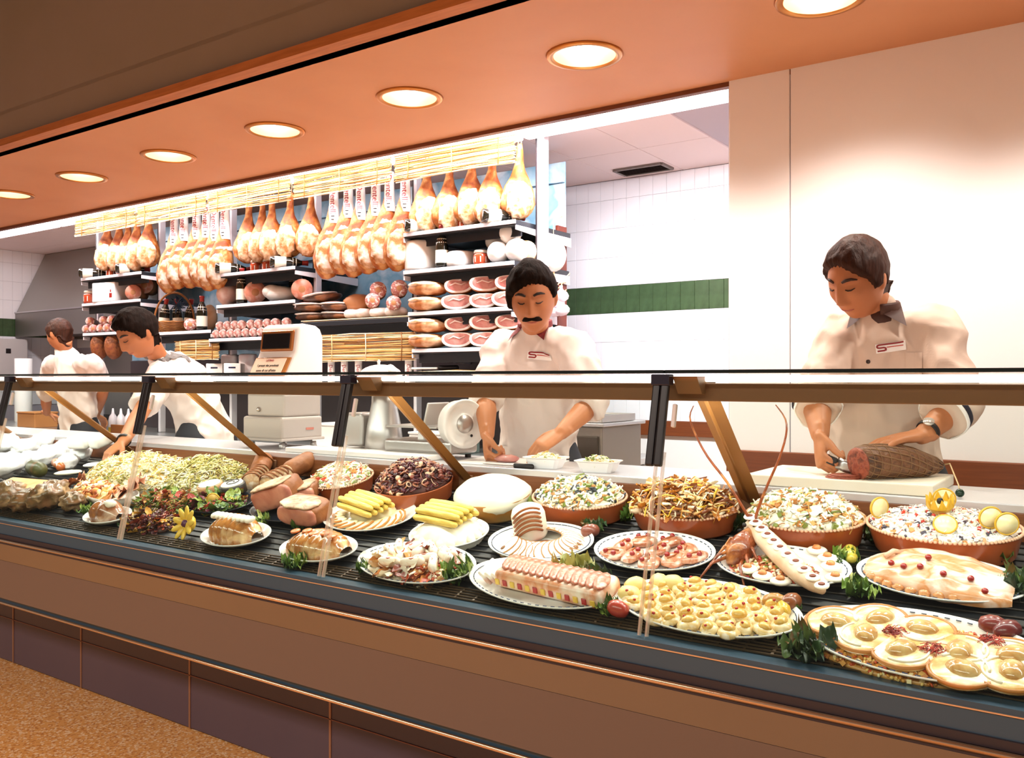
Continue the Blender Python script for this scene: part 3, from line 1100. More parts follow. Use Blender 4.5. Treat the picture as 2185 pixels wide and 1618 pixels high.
cb = thing('carton', 'white carton with red print on the far bay shelf', 'carton', T(*sp('5b', 243, .10), rz=.12))
obj('carton_body', MB().add(rbox(.27, .20, .155, .006), T(0, 0, .078), sm=False), m_paper, cb)
obj('print', MB().add(box(.03, .001, .035), T(.09, -.1006, .05), sm=False).add(box(.012, .001, .02), T(.09, -.1006, .085), sm=False), m_cap, cb)
solid('brown_cheese', 'tan cheese behind the lone red jar, far bay', 'cheese', '5b', 213, .20, MB().add(ell(.06, .06, .07, 16, 10), T(0, 0, .07)), m_rindc)
k = 0
for row, pxs in ((0, [463, 478, 494, 509, 525, 542, 558, 575, 592, 610]), (1, [470, 486, 502, 517, 536, 553, 571, 589, 612])):
    for i, px in enumerate(pxs):
        log('salami_end', f'small speckled salami end, middle bay, {"upper" if row else "lower"} row, {ORD[len(pxs) - 1 - i]} from the bacon', 'sausage', '3c', px, .03 + .01 * row, .032, .16, 's1', m_sals, m_salf, z=row * .058, group='salami ends in two rows, middle bay', rz=FACE + .2 + R.uniform(-.15, .15))
for row, pxs in ((0, [186, 201, 216, 231, 246, 262, 277, 292]), (1, [193, 223, 240, 256, 273, 289])):
    for i, px in enumerate(pxs):
        log('salami_end', f'small pale salami end, far bay, {"upper" if row else "lower"} row, {ORD[i]} from the hood', 'sausage', '5c', px, .04 + .01 * row, .035, .16, 's2', m_casing, m_salf, z=row * .064, group='salami ends in two rows, far bay', rz=FACE + .2 + R.uniform(-.2, .2))

# ---- bacon shelf under the labelled hams
m_bacon = mat('bacon_skin', '#6b3f26', .45, c2='#a8683c', ns=7, c3='#3d2418')


def slab_parts(tag_, w, d, h, seed):
    def body():
        return MB().add(ell(w / 2, d / 2, h / 2, 20, 8, .12, seed), T(0, 0, h / 2))

    def top():
        return MB().add(ell(w * .46, d * .42, h * .18, 18, 8, .1, seed), T(-.01, -.02, h * .86))

    def meat():
        return MB().add(ell(w * .26, d * .22, h * .12, 14, 6, .2, seed + 2), T(-.015, -.03, h * 1.0))
    return [('rind', M_(f'rind|{tag_}', body, m_bacon)), ('fat_layer', M_(f'fat_layer|{tag_}', top, mat('fat_white', '#f8eee8'))), ('lean_meat', M_(f'lean_meat|{tag_}', meat, m_cut))]


for i, (px, dy, z, w_, d_, h_, ry, lab) in enumerate([
        (672, .12, 0, .26, .20, .06, 0, 'dark bacon slab at the bottom by the third post'), (728, .12, 0, .26, .2, .055, .05, 'dark bacon slab at the bottom beside the white pieces'),
        (668, .10, .062, .27, .2, .06, 0, 'bacon slab with pale fat, middle layer by third post'), (722, .10, .06, .24, .2, .055, 0, 'bacon slab with pale fat, middle layer nearer the white pieces'),
        (690, .12, .125, .28, .2, .06, -.12, 'topmost sloping bacon slab with dark rind')]):
    inst('bacon_slab', lab, 'bacon', T(*sp('2a', px, dy, z + .008), rz=.25, ry=ry), slab_parts(f'b{i}', w_, d_, h_, i + 1), 'bacon slabs piled on straw')
log('salami_log', 'thick salami with pink face, topmost beside the cut hams', 'sausage', '2a', 852, .10, .052, .14, 's3', m_casing, m_salf, z=.13)
log('salami_log', 'thick salami with pink face, topmost nearer the bacon', 'sausage', '2a', 807, .10, .052, .14, 's3', m_casing, m_salf, z=.13)
log('salami_log', 'thick speckled salami, lower one nearer the bacon', 'sausage', '2a', 795, .06, .046, .14, 's4', m_casing, m_salf, z=.07)
log('salami_log', 'thick speckled salami, lower one near the shelf end', 'sausage', '2a', 840, .06, .046, .14, 's4', m_casing, m_salf, z=.045)
solid('cured_piece', 'brown cured meat piece between bacon and salami', 'meat', '2a', 765, .14, MB().add(ell(.10, .07, .06, 16, 10, .12, 5), T(0, 0, .115)), m_casing)
for i, px in enumerate([757, 782, 812, 845]):
    solid('white_salami', 'floury white salami lying on straw, ' + ORD[i] + ' from the bacon slabs', 'sausage', '2a', px, .08, MB().add(rtube([(-.04, 0, .038), (.04, .02, .038)], [.030, .030], 12)), mat('flour_white', '#f7efe9', .6, c2='#e8c9bd', ns=20), z=.005, group='white salami on the straw shelf')

# ---- gift basket
m_wick = mat('wicker', '#b87a3c', .6, c2='#8e5424', ns=30)
p = sp('4a', 372, .14)
bk = thing('gift_basket', 'wicker gift basket with tall handle and dark blue bow', 'basket', T(*p, rz=FACE))
wk = MB()
for k in range(7):
    r = .085 + .006 * k
    wk.add(tube([(1.35 * r * math.cos(2 * PI * i / 28), r * math.sin(2 * PI * i / 28), .008 + .012 * k + .002 * (-1) ** i) for i in range(28)], .006, 6, closed=True))
wk.add(lathe([(.0, .002), (.085, .002), (.085, .006), (.0, .007)], 20, sx=1.35))
obj('basket_weave', wk, m_wick, bk)
obj('handle', MB().add(tube([(.155 * math.cos(a), 0, .07 + .24 * math.sin(a)) for a in [PI * i / 18 for i in range(19)]], .008, 8)), m_wick, bk)
bw = MB()
for k in range(9):
    a = 2 * PI * k / 9
    bw.add(tube([(0, 0, 0), (.04 * math.cos(a), -.01, .04 * math.sin(a)), (.062 * math.cos(a + .3), -.02, .062 * math.sin(a + .3)), (.02 * math.cos(a + .5), -.02, .02 * math.sin(a + .5))], [(.004, .012), (.003, .02), (.003, .018), (.003, .006)], 6))
obj('bow', bw, mat('navy_ribbon', '#1c2c44', .3, c2='#33506e', ns=20), bk, T(.06, -.07, .21))
for i, (dx, dy, rx) in enumerate([(-.09, .0, .25), (.02, .03, -.1), (.10, .02, .2)]):
    inst('bottle', 'dark bottle standing in the gift basket, ' + ['handle side toward hood', 'middle one', 'one beneath the bow'][i], 'bottle', T(*p, rz=FACE) @ T(dx, dy, .012, ry=rx * .5), bottle_parts(), 'bottles in the gift basket')
for i, (px, dy, r) in enumerate([(408, .05, .045), (420, .13, .05)]):
    log('salami_end', 'pale salami end beside the gift basket, ' + ('front one' if i == 0 else 'rear one'), 'sausage', '4a', px, dy, r, .10, 's4', m_casing, m_salf, group='salami beside the basket')
solid('cheese_loaf', 'brown loaf-shaped cheese beside the upright bottle, basket shelf', 'cheese', '4a', 447, .16, MB().add(ell(.06, .05, .10, 16, 10, .05), T(0, 0, .10)), m_rindc)

# ---- hanging and standing below the shelves
for i, (px, lab) in enumerate([(213, 'nearer the hood'), (243, 'nearer the reaching man')]):
    p = at(px, 738, 3.98)
    one('netted_ham', 'dark brown netted cured ham below the far shelf, ' + lab, 'ham', MB().add(ell(.075, .07, .11, 18, 12, .06, i)), mat('netted', '#7a3a20', .5, c2='#4e2414', ns=18, c3='#9a5a30', bump=(40, .8)), T(p.x, p.y, p.z), 'netted hams below the far shelf')
    one('ham_hook', 'steel hook holding the netted ham ' + lab, 'hook', MB().add(tube([(0, 0, .105), (0, 0, .15), (.0, .02, .165)], .004, 6)), m_steel, T(p.x, p.y, p.z), 'hooks under the far shelf')
for i, px in enumerate([707, 735, 765, 872]):
    p = at(px, 790, 3.98)
    s = thing('hanging_salami', 'white-labelled thin salami under the straw fringe, ' + ORD[i] + ' from the big scale', 'sausage', T(p.x, p.y, p.z, rz=FACE), 'thin salami below the straw fringe')
    obj('sausage', MB().add(rtube([(0, 0, -.14), (0, 0, .08)], [.020, .020], 12)), mat('dark_salami', '#5e1f1c', .4, c2='#8a3a30', ns=22), s)
    obj('label_sleeve', MB().add(lathe([(.023, -.09), (.023, .06)], 14, False)), m_paper, s)
    obj('lettering', MC['lt'], None, s, T(0, -.0235, -.015, rx=PI / 2, ry=PI / 2, s=.6))
    obj('cord', MB().add(tube([(0, 0, .09), (0, -.01, .14), (0, .02, .18)], .003, 6)), m_string, s)
# ================================================================ FOOD IN THE CASE
m_china = mat('china_white', '#f4f1ec', .15, coat=.4)
m_cblue = mat('china_blue', '#33415f', .25)
m_terra = mat('terracotta', '#a8502a', .28, c2='#b85f34', ns=6, coat=.35)
m_bead = mat('terracotta_bead', '#e0b090', .35)


def deckM(p, rz=0.0, lift=0.0):
    return Matrix.Translation(p) @ Euler((TILT, 0, 0)).to_matrix().to_4x4() @ T(0, 0, lift, rz=rz)


def fit(M, ratio, wpx, z=.02):
    lo, hi = .02, .8
    for _ in range(30):
        a = (lo + hi) / 2
        xs = [project(M @ V((a * math.cos(t), a * ratio * math.sin(t), z)))[0] for t in [2 * PI * k / 48 for k in range(48)]]
        if max(xs) - min(xs) < wpx:
            lo = a
        else:
            hi = a
    return a


def platter(px, py, wpx, ratio, label, rz=0.0, lift=.004, marks='dash', m=None, name='serving_platter', group='oval platters in the display case'):
    p = onto(px, py)
    M = deckM(p, rz, lift)
    a = fit(M, ratio, wpx)
    b = a * ratio
    r = thing(name, label, 'platter', M, group)
    k = 1 - .22 * min(1, .16 / a)
    obj('plate', MB().add(lathe([(0, .002), (k - .03, .002), (k, .006), (.97, .019), (1.0, .021), (1.0, .017), (.96, .013), (k * .9, -.002), (0, -.002)], 56, False, sx=a, sy=b)), m or m_china, r)
    if marks:
        mk = MB()
        n = int(2 * PI * a / .024)
        for i in range(n):
            t = 2 * PI * i / n
            q = V((a * .93 * math.cos(t), b * .93 * math.sin(t), .0175))
            h = math.atan2(b * math.cos(t), -a * math.sin(t))
            mk.add(box(.010 if marks == 'dash' else .02, .0022, .0012), Matrix.Translation(q) @ Euler((0, 0, h)).to_matrix().to_4x4())
        o = obj('rim_dashes', mk, m_cblue, r)
        o['kind'] = 'stuff'
    return r, M, a, b


def bowl(px, py, wpx, ratio, h, label, m=None, beads=True, group='terracotta dishes along the back of the case', lift=.0):
    p = onto(px, py)
    M = deckM(p, 0, lift)
    a = fit(M, ratio, wpx, h)
    b = a * ratio
    r = thing('terracotta_dish', label, 'dish', M, group)
    obj('dish', MB().add(lathe([(0, 0), (.86, 0), (.885, .006), (.97, h * .93), (.985, h), (.955, h), (.93, h * .9), (.85, .012), (0, .010)], 56, False, sx=a, sy=b)), m or m_terra, r)
    if beads:
        bd = MB()
        n = int(2 * PI * a * .9 / .0095)
        s = ell(.0048, .0048, .004, 6, 4)
        for i in range(n):
            t = 2 * PI * i / n
            bd.add(s, T(a * .972 * math.cos(t), b * .972 * math.sin(t), h))
        o = obj('beaded_rim', bd, m_bead, r)
        o['kind'] = 'stuff'
    return r, M @ T(0, 0, h), a * .93, b * .93


def leafgrid(L, W, curl, ruff, seed):
    vs, fs = [], []
    n, m = 9, 7
    for i in range(n):
        u = i / (n - 1)
        wv = W * (math.sin(PI * min(1, u * .86 + .12)) ** .7)
        for j in range(m):
            v = j / (m - 1) - .5
            rz = ruff * (math.sin(13 * u + seed + 5 * v) + .5 * math.sin(23 * u + 2 * seed)) * abs(v) * 2.4
            vs.append((L * u * math.cos(curl * u * .5), wv * v, L * curl * u * u * .5 + rz + .01 * abs(v)))
    for i in range(n - 1):
        for j in range(m - 1):
            a = i * m + j
            fs.append((a, a + 1, a + m + 1, a + m))
    return vs, fs


m_leaf = mat('lettuce', '#5f7a2a', .45, rnd=['#6e8a30', '#4b6a24', '#93a64a', '#3f5a20', '#c9cf84'])
m_leafd = mat('dark_leaf', '#38502a', .45, rnd=['#38502a', '#2c4022', '#566b32', '#7a5a30', '#455c2c'])


def garnish(px, py, size, label, m=None, extra=None, n=15):
    p = onto(px, py)
    mb = MB()
    for k in range(n):
        a = 2 * PI * k / n + R.uniform(-.4, .4)
        mb.add(leafgrid(size * R.uniform(.6, 1.0), size * R.uniform(.4, .7), R.uniform(.4, 1.6), size * .16, k), T(R.uniform(-.3, .3) * size, R.uniform(-.2, .2) * size, 0, rx=R.uniform(-.4, .4), ry=-R.uniform(.0, .6), rz=a))
    o = one('lettuce_garnish', label, 'garnish', mb, m or m_leaf, deckM(p, 0, .003), 'leaf garnishes between the dishes', 'stuff')
    return o


def piece(kind, s, r):
    if kind == 'strip':
        L = s * r.uniform(.7, 1.3)
        c = r.uniform(-.5, .5) * L
        return tube([(-L / 2, 0, 0), (-L / 6, c * .4, .1 * L), (L / 6, c * .4, .05 * L), (L / 2, 0, -.02 * L)], [(s * .09, s * .045)] * 4, 5)
    if kind == 'thin':
        L = s * r.uniform(.7, 1.3)
        c = r.uniform(-.6, .6) * L
        return tube([(-L / 2, 0, 0), (-L / 6, c * .5, .2 * L), (L / 6, c * .3, .2 * L), (L / 2, -c * .2, 0)], s * .04, 4)
    if kind == 'cube':
        return box(s * r.uniform(.6, 1.1), s * r.uniform(.5, 1), s * r.uniform(.4, .8))
    if kind == 'ring':
        n = 9
        return tube([(s * .4 * math.cos(2 * PI * i / n), s * .4 * math.sin(2 * PI * i / n), 0) for i in range(n)], s * .11, 5, closed=True)
    if kind == 'disc':
        return lathe([(s * .5, 0), (s * .52, s * .06), (s * .48, s * .12)], 9)
    if kind == 'slice':
        vs, fs = leafgrid(s * 1.2, s * .8, r.uniform(-.4, .8), s * .05, r.uniform(0, 9))
        return vs, fs
    return ell(s * r.uniform(.3, .5), s * r.uniform(.3, .5), s * r.uniform(.25, .4), 8, 5)


def heap(name, label, cat, M, a, b, h, n, kinds, cols, base, group=None, seed=1, flat=.6):
    r = random.Random(seed)
    mb = MB()
    mb.add(lathe([(.97, -.008), (.97, .02 * h)] + [(q, h * .86 * (1 - q ** 2.3)) for q in (.9, .8, .65, .5, .3, .12, .01)], 28, True, sx=a, sy=b), mi=0)
    for _ in range(int(n * 1.5)):
        q = r.random() ** .42 * .99
        t = r.uniform(0, 2 * PI)
        z = h * (1 - q ** 2.3)
        k, s = r.choice(kinds)
        mb.add(piece(k, s, r), T(a * q * math.cos(t), b * q * math.sin(t), z + r.uniform(-.1, .35) * s * .3, rx=r.uniform(-flat, flat) - (0.5 * q * math.sin(t)), ry=r.uniform(-flat, flat) + (0.5 * q * math.cos(t)), rz=r.uniform(0, 2 * PI)), mi=1, sm=k != 'cube')
    return one(name, label, cat, mb, [base, cols], M, group, 'stuff')


def rnd(name, *c):
    return mat(name, c[0], .35, rnd=list(c), coat=.25)


c_cream = mat('cream', '#f3ead2', .4, c2='#fbf7ea', ns=20)



def sell(rx, ry, rz, e, rough=0.0, seed=0.0):
    vs, fs = ell(1, 1, 1, 28, 16)
    sg = lambda v: math.copysign(abs(v) ** e, v)
    out = []
    for p in vs:
        q = V((sg(p[0]) * rx, sg(p[1]) * ry, sg(p[2]) * rz))
        out.append(q * (1 + rough * noise.noise(q * 26 + V((seed, seed, 0)))))
    return out, fs


# ---- back row: terracotta dishes
_, M, a, b = bowl(735, 1049, 138, .85, .055, 'round terracotta dish of seafood salad nearest the roast meats')
heap('seafood_salad', 'pale seafood salad with red strips in the round dish nearest the roasts', 'salad', M, a, b, .045, 260, [('strip', .035), ('cube', .018), ('ring', .022), ('thin', .035)],
     rnd('c16', '#fbf4e2', '#f4e6c8', '#c8402a', '#fffdf4', '#8aa04a', '#e8b068', '#f7ead0'), c_cream, seed=16)
_, M, a, b = bowl(889, 1064, 172, .85, .062, 'round glossy terracotta dish heaped with dark red octopus salad', beads=False)
heap('octopus_salad', 'dark purple-red octopus salad heaped in round terracotta dish', 'salad', M, a, b, .075, 330, [('blob', .024), ('ring', .022), ('strip', .032)],
     rnd('c17', '#4a1a1a', '#6b2a24', '#8f4a3a', '#3a1216', '#b8785a', '#e0b898', '#572030'), mat('c17b', '#5a281c', .6, c2='#3a1510', ns=40), seed=17)
_, M, a, b = bowl(1056, 1092, 168, .8, .062, 'ceramic dish hidden under white mayonnaise salad and lettuce', m=mat('green_ceramic', '#8a7a4a', .3, c2='#b8742f', ns=12), beads=False)
one('mayonnaise_salad', 'smooth white mayonnaise salad dome between octopus and seafood dishes', 'salad', MB().add(ell(a * 1.06, b * 1.06, .06, 32, 14, .06, 3)), mat('mayo', '#fbf6e6', .3, c2='#f3e8c8', ns=9), M @ T(0, 0, -.004))
_, M, a, b = bowl(1241, 1099, 206, .62, .062, 'oval terracotta dish of white cuttlefish salad')
heap('cuttlefish_salad', 'white cuttlefish salad with olive specks in oval terracotta dish', 'salad', M, a, b, .052, 340, [('strip', .034), ('ring', .022), ('cube', .016), ('blob', .016)],
     rnd('c19', '#fffdf6', '#f7efdc', '#fbf6e8', '#e0c088', '#c98a4a', '#7a8a3a', '#fdf8ee', '#3a4048'), c_cream, seed=19)
_, M, a, b = bowl(1462, 1123, 236, .62, .064, 'oval terracotta dish of brown mushroom salad in front of the brace')
heap('mushroom_salad', 'brown and orange mushroom salad with yellow strips', 'salad', M, a, b, .06, 380, [('strip', .05), ('strip', .036), ('thin', .05), ('slice', .03)],
     rnd('c20', '#b06a2a', '#d9923f', '#8a4a1c', '#f3d9a0', '#c47a2a', '#f0c040', '#e8b878', '#7a3c18', '#fbeed0'), mat('c20b', '#8a4f22', .5), seed=20)
_, M, a, b = bowl(1720, 1151, 262, .6, .066, 'oval terracotta dish of white salad behind the lobster')
heap('russian_salad', 'white chopped salad with brown and green bits behind the lobster', 'salad', M, a, b, .062, 420, [('cube', .018), ('strip', .034), ('blob', .018), ('thin', .03)],
     rnd('c21', '#fffdf4', '#fbf4e4', '#f6ead0', '#b8763a', '#fdfaf0', '#7f8a3f', '#d9a860', '#fffaf0'), c_cream, seed=21)
_, M, a, b = bowl(2013, 1177, 345, .56, .068, 'largest oval terracotta dish with lemon-trimmed rice salad')
heap('rice_salad', 'white rice salad with red and dark specks trimmed with lemons', 'salad', M, a, b, .032, 620, [('blob', .012), ('cube', .012), ('strip', .018), ('thin', .02)],
     rnd('c22', '#fffdf8', '#fdf8f0', '#f3e8da', '#c83a2a', '#fdf6ee', '#f7ecdc', '#4a4050', '#fbf4ea', '#fffdf8', '#d99a60', '#fdf8f0', '#f6eadc'), mat('rice', '#fdf9f2', .4), seed=22)
m_lem = mat('lemon_peel', '#d9a82e', .35, bump=(60, .2))
m_lemf = mat('lemon_flesh', '#f7e3a0', .25, c2='#fdf2c8', ns=40)


def lemon_slice(M, label):
    r = inst('lemon_slice', label, 'lemon', M, [('peel', M_('peel|', lambda: MB().add(lathe([(.026, -.003), (.027, 0), (.026, .003), (.0235, .003), (.0235, -.003), (.026, -.003)], 24, False), T(rx=PI / 2)), m_lem)),
                                               ('flesh', M_('flesh|', lambda: MB().add(lathe([(.0235, -.0025), (.0235, .0025)], 24), T(rx=PI / 2)), m_lemf))], 'lemon slices on the rice salad')
    return r


ry = lambda z, q=1: FACE
lemon_slice(M @ T(-a * .86, 0, .034, rz=.9, rx=-.1), 'lemon slice upright at the lobster end of the rice dish')
lemon_slice(M @ T(a * .66, -b * .35, .045, rz=.5, rx=-.1), 'lemon slice upright, paler one at the near end')
lemon_slice(M @ T(a * .86, -b * .38, .034, rz=.45, rx=-.15), 'lemon slice upright at the very end of rice dish')
lemon_slice(M @ T(.0, b * .5, .05, rz=.2, rx=-.2), 'lemon slice half sunk behind the lemon crown')
lemon_slice(M @ T(a * .1, -b * .62, .030, rx=-1.0, rz=.2), 'lemon slice lying flat before the lemon crown')
lc = thing('cut_lemon', 'zigzag-cut lemon crown with dark olive on the rice salad', 'lemon', M @ T(-a * .02, b * .1, .030, s=.85))
vs, fs = [], []
n = 20
for i in range(n):
    t = 2 * PI * i / n
    z = .052 if i % 2 == 0 else .024
    vs += [(.022 * math.cos(t), .022 * math.sin(t), 0), (.036 * math.cos(t), .036 * math.sin(t), .02), (.037 * math.cos(t), .037 * math.sin(t), z), (.031 * math.cos(t), .031 * math.sin(t), z - .002), (.028 * math.cos(t), .028 * math.sin(t), .018)]
for i in range(n):
    j = (i + 1) % n
    for q in range(4):
        fs.append((5 * i + q, 5 * j + q, 5 * j + q + 1, 5 * i + q + 1))
fs.append(tuple(5 * i + 4 for i in range(n)))
obj('peel', MB().add((vs, fs), sm=False), m_lem, lc)
obj('flesh', MB().add(lathe([(.031, .012), (.026, .026), (0, .028)], 20)), m_lemf, lc)
obj('olive', MB().add(ell(.009, .009, .010, 12, 8), T(0, 0, .034)), m_blk, lc)

# ---- asparagus bundles, terrines and moulds
m_asp = mat('asparagus', '#cfa230', .35, c2='#f0dc78', ns=10, stretch=(2, 20, 20))


def bundle(M, L, n, label, group='yellow asparagus bundles'):
    r = thing('asparagus_bundle', label, 'asparagus', M, group)
    k = 0
    for lay, cnt in ((0, n), (1, n - 1)):
        for i in range(max(0, cnt)):
            y = (i - (cnt - 1) / 2) * .0225
            obj('spear', M_(f'spear|{L:.2f}', lambda: MB().add(rtube([(-L / 2, 0, 0), (-L / 6, 0, .001), (L / 3, 0, 0), (L / 2, 0, 0)], [.010, .0115, .0112, .009], 10)), m_asp), None, r, T(R.uniform(-.006, .006), y, (.0115 + lay * .019)))
    return r


r, M, a, b = platter(790, 1110, 202, .72, 'round platter of sliced fish under an asparagus bundle', marks=None)
m_fish = rnd('fishslice', '#f4dfa8', '#f8ebc8', '#e8b868', '#d99a48', '#fbf2d8')
for i in range(13):
    t = -PI * .98 + PI * 1.05 * i / 12
    inst('fish_slice', 'pale fish slice fanned round the asparagus platter', 'fish', M @ T(a * .66 * math.cos(t), b * .66 * math.sin(t), .014 + .002 * (i % 2), rz=t + PI / 2 + .5, ry=-.22),
         [('flesh', M_('flesh|fish', lambda: MB().add(ell(.038, .022, .007, 14, 6, .1, 2)), mat('fish_pale', '#f2dca4', .35, c2='#fbf3dc', ns=25))),
          ('brown_edge', M_('brown_edge|', lambda: MB().add(tube([(-.034, -.010, .002), (-.012, -.021, .003), (.014, -.0215, .003), (.034, -.011, .002)], .0035, 6)), mat('brown_edge', '#c98238', .4)))], 'fanned fish slices')
one('fish_mousse', 'pale fish mousse base under the yellow bundle', 'mousse', MB().add(ell(a * .5, b * .5, .03, 24, 10, .05, 4)), mat('mousse', '#eed9a0', .4, c2='#f8ecc8', ns=14), M @ T(.0, .02, .012))
bundle(M @ T(-.01, .0, .038, rz=-.25), .19, 5, 'yellow asparagus bundle on the platter of fanned fish slices')
r, M, a, b = platter(960, 1150, 172, .82, 'round platter with white iced mould and asparagus', marks=None)
one('white_mould', 'white ring-edged mould under the second asparagus bundle', 'mould', MB().add(ell(a * .86, b * .86, .055, 30, 12, .03, 3), T(0, 0, .008)), mat('mould_white', '#f0e2c0', .4, c2='#fffbf0', ns=14), M)
for i in range(20):
    t = 2 * PI * i / 20
    o = one('piped_rosette', 'cream rosette piped round the white mould', 'cream', MB().add(ell(.014, .014, .013, 10, 6, .25, i), T(0, 0, .012)) if i == 0 else None or MB(), c_cream, M @ T(a * .84 * math.cos(t), b * .84 * math.sin(t), .008), 'rosettes round the white mould') if i == 0 else None
    if i == 0:
        ros = o
    else:
        c = ros.copy()
        COL.objects.link(c)
        c.matrix_world = M @ T(a * .84 * math.cos(t), b * .84 * math.sin(t), .008, rz=t)
bundle(M @ T(-.01, .012, .056, rz=-.12), .17, 5, 'yellow asparagus bundle on the white mould')

r, M, a, b = platter(1155, 1168, 226, .72, 'blue-lined round platter with a ring of sliced roulade', marks='line')
for i in range(22):
    t = -2.4 + 4.9 * i / 21
    inst('roulade_slice', 'thin white roulade slice in the ring on the blue-lined platter', 'meat', M @ T(a * .64 * math.cos(t), b * .64 * math.sin(t), .017, rz=t, rx=.0, ry=.45),
         [('slice', M_('slice|roul', lambda: MB().add(lathe([(.036, -.003), (.038, 0), (.036, .003)], 16, sx=1.0, sy=.85)), mat('roulade_white', '#f8f0e2', .4, c2='#fffaf0', ns=18))),
          ('brown_rim', M_('brown_rim|', lambda: MB().add(tube([(.0375 * math.cos(t), .032 * math.sin(t), .001) for t in [2 * PI * k / 20 for k in range(20)]], .0022, 5, closed=True)), mat('roul_rim', '#b8804a', .45))),
          ('filling', M_('filling|', lambda: MB().add(lathe([(.008, .0031), (.008, .0046)], 8), T(.016, 0, 0)), mat('filling', '#8a5a30', .5)))], 'roulade slices in a ring')
up = thing('roulade_end', 'upright rolled end piece with brown layers beside the ring', 'meat', M @ T(-a * .30, b * .25, .012, rz=.3))
obj('roll', MB().add(lathe([(.044, 0), (.05, .01), (.05, .07), (.044, .086), (.03, .095), (0, .097)], 22)), mat('roll_white', '#f6e9d2', .4, c2='#fff9ee', ns=8), up)
for k in range(6):
    obj('layer', M_('layer|', lambda: MB().add(tube([(.0515 * math.cos(t), .0515 * math.sin(t), .03 * math.sin((t + 2.2) * 1.5)) for t in [-2.3 + .2 * i for i in range(10)]], .0035, 6)), mat('layer_brown', '#a05a2a', .45)), None, up, T(0, 0, .012 + .013 * k))
one('red_jelly', 'red jelly pool in the middle of the roulade ring', 'jelly', MB().add(ell(a * .24, b * .3, .01, 16, 6)), mat('red_jelly', '#b0441c', .15, coat=.6), M @ T(.02, -.01, .006))

m_aspic = mat('aspic', '#c98a4a', .18, c2='#f0cf9c', ns=18, c3='#a86830', coat=.6)


def ridged(L, w, h, n=9, top=True):
    """fluted jelly loaf along X"""
    vs, fs = [], []
    m, q = 40, 18
    for i in range(m + 1):
        u = i / m
        e = math.sin(PI * min(max(u, .02), .98)) ** .35
        k = e * (1 + .06 * math.cos(2 * PI * n * u))
        for j in range(q + 1):
            t = PI * j / q
            vs.append(((u - .5) * L, -w / 2 * math.cos(t) * k, h * (math.sin(t) ** .6) * k))
    for i in range(m):
        for j in range(q):
            a = i * (q + 1) + j
            fs.append((a, a + q + 1, a + q + 2, a + 1))
    return vs, fs


r, M, a, b = platter(506, 1152, 152, .62, 'oval platter with tall fluted aspic loaf beside the carved flower', marks=None)
lf = thing('aspic_loaf', 'tall fluted aspic loaf with piped top beside the carved flower', 'aspic', M @ T(0, 0, .005))
obj('loaf', MB().add(ridged(a * 1.5, b * 1.35, .075)), m_aspic, lf)
for k in range(9):
    obj('piping', M_('piping|', lambda: MB().add(ell(.014, .022, .010, 10, 6, .2, 2)), c_cream), None, lf, T(a * 1.2 * (k / 8 - .5), .004, .072))
r, M, a, b = platter(682, 1182, 168, .62, 'oval platter with low fluted aspic mould and parsley', marks=None)
lf = thing('aspic_mould', 'low fluted aspic mould with orange slices inside', 'aspic', M @ T(0, 0, .005))
obj('mould', MB().add(ridged(a * 1.62, b * 1.5, .062, 11)), m_aspic, lf)
for k in range(5):
    obj('carrot_slice', M_('carrot_slice|', lambda: MB().add(lathe([(.016, 0), (.016, .004), (.013, .005)], 12)), mat('carrot', '#d9712a', .3)), None, lf, T(a * 1.1 * (k / 4 - .5), -.006 * (-1) ** k, .060))
r, M, a, b = platter(232, 1110, 106, .62, 'small white dish with glazed ham mould near the frame edge', marks=None)
lf = thing('glazed_mould', 'glazed brown and white ham mould on small white dish', 'aspic', M @ T(0, 0, .005))
obj('mould', MB().add(ridged(a * 1.55, b * 1.4, .07, 3)), mat('glaze_ham', '#b8763f', .2, c2='#e8cdb4', ns=12, c3='#8a5230', coat=.6), lf)
obj('white_fat', MB().add(ell(.03, .02, .016, 12, 8, .2, 3), T(a * .35, .0, .062)), c_cream, lf)

# ---- mixed platters at the front
r, M, a, b = platter(889, 1214, 254, .55, 'oval blue-dashed platter of sliced meats and tomatoes', rz=-.06)
heap('antipasto_bed', 'bed of chopped antipasto under the sliced meats', 'salad', M @ T(0, 0, .004), a * .78, b * .74, .022, 150, [('slice', .045), ('strip', .04), ('blob', .018)],
     rnd('c4', '#f4e2c0', '#e8b878', '#c8502a', '#fbf3e0', '#d98a48', '#8a3a20', '#f8ecd4'), mat('c4b', '#c98a58', .5), seed=4)
for i in range(12):
    q = R.uniform(.1, .62)
    t = 2 * PI * i / 12 * 1.62
    inst('meat_roll', 'pale rolled meat slice on the blue-dashed front platter', 'meat', M @ T(a * q * math.cos(t), b * q * math.sin(t), .034, rz=R.uniform(0, 3), rx=R.uniform(-.2, .2)),
         [('roll', M_('roll|m', lambda: MB().add(rtube([(-.025, 0, 0), (.025, 0, 0)], [(.016, .012)] * 2, 12)), mat('roll_meat', '#f0dcc4', .4, c2='#d99868', ns=22, c3='#fbf2e4'))),
          ('glaze_stripe', M_('glaze_stripe|', lambda: MB().add(tube([(-.022, .004, .012), (0, -.003, .0135), (.022, .004, .012)], .003, 6)), mat('glaze_red', '#b5481f', .2, coat=.5)))], 'rolled meat slices on the front platter')

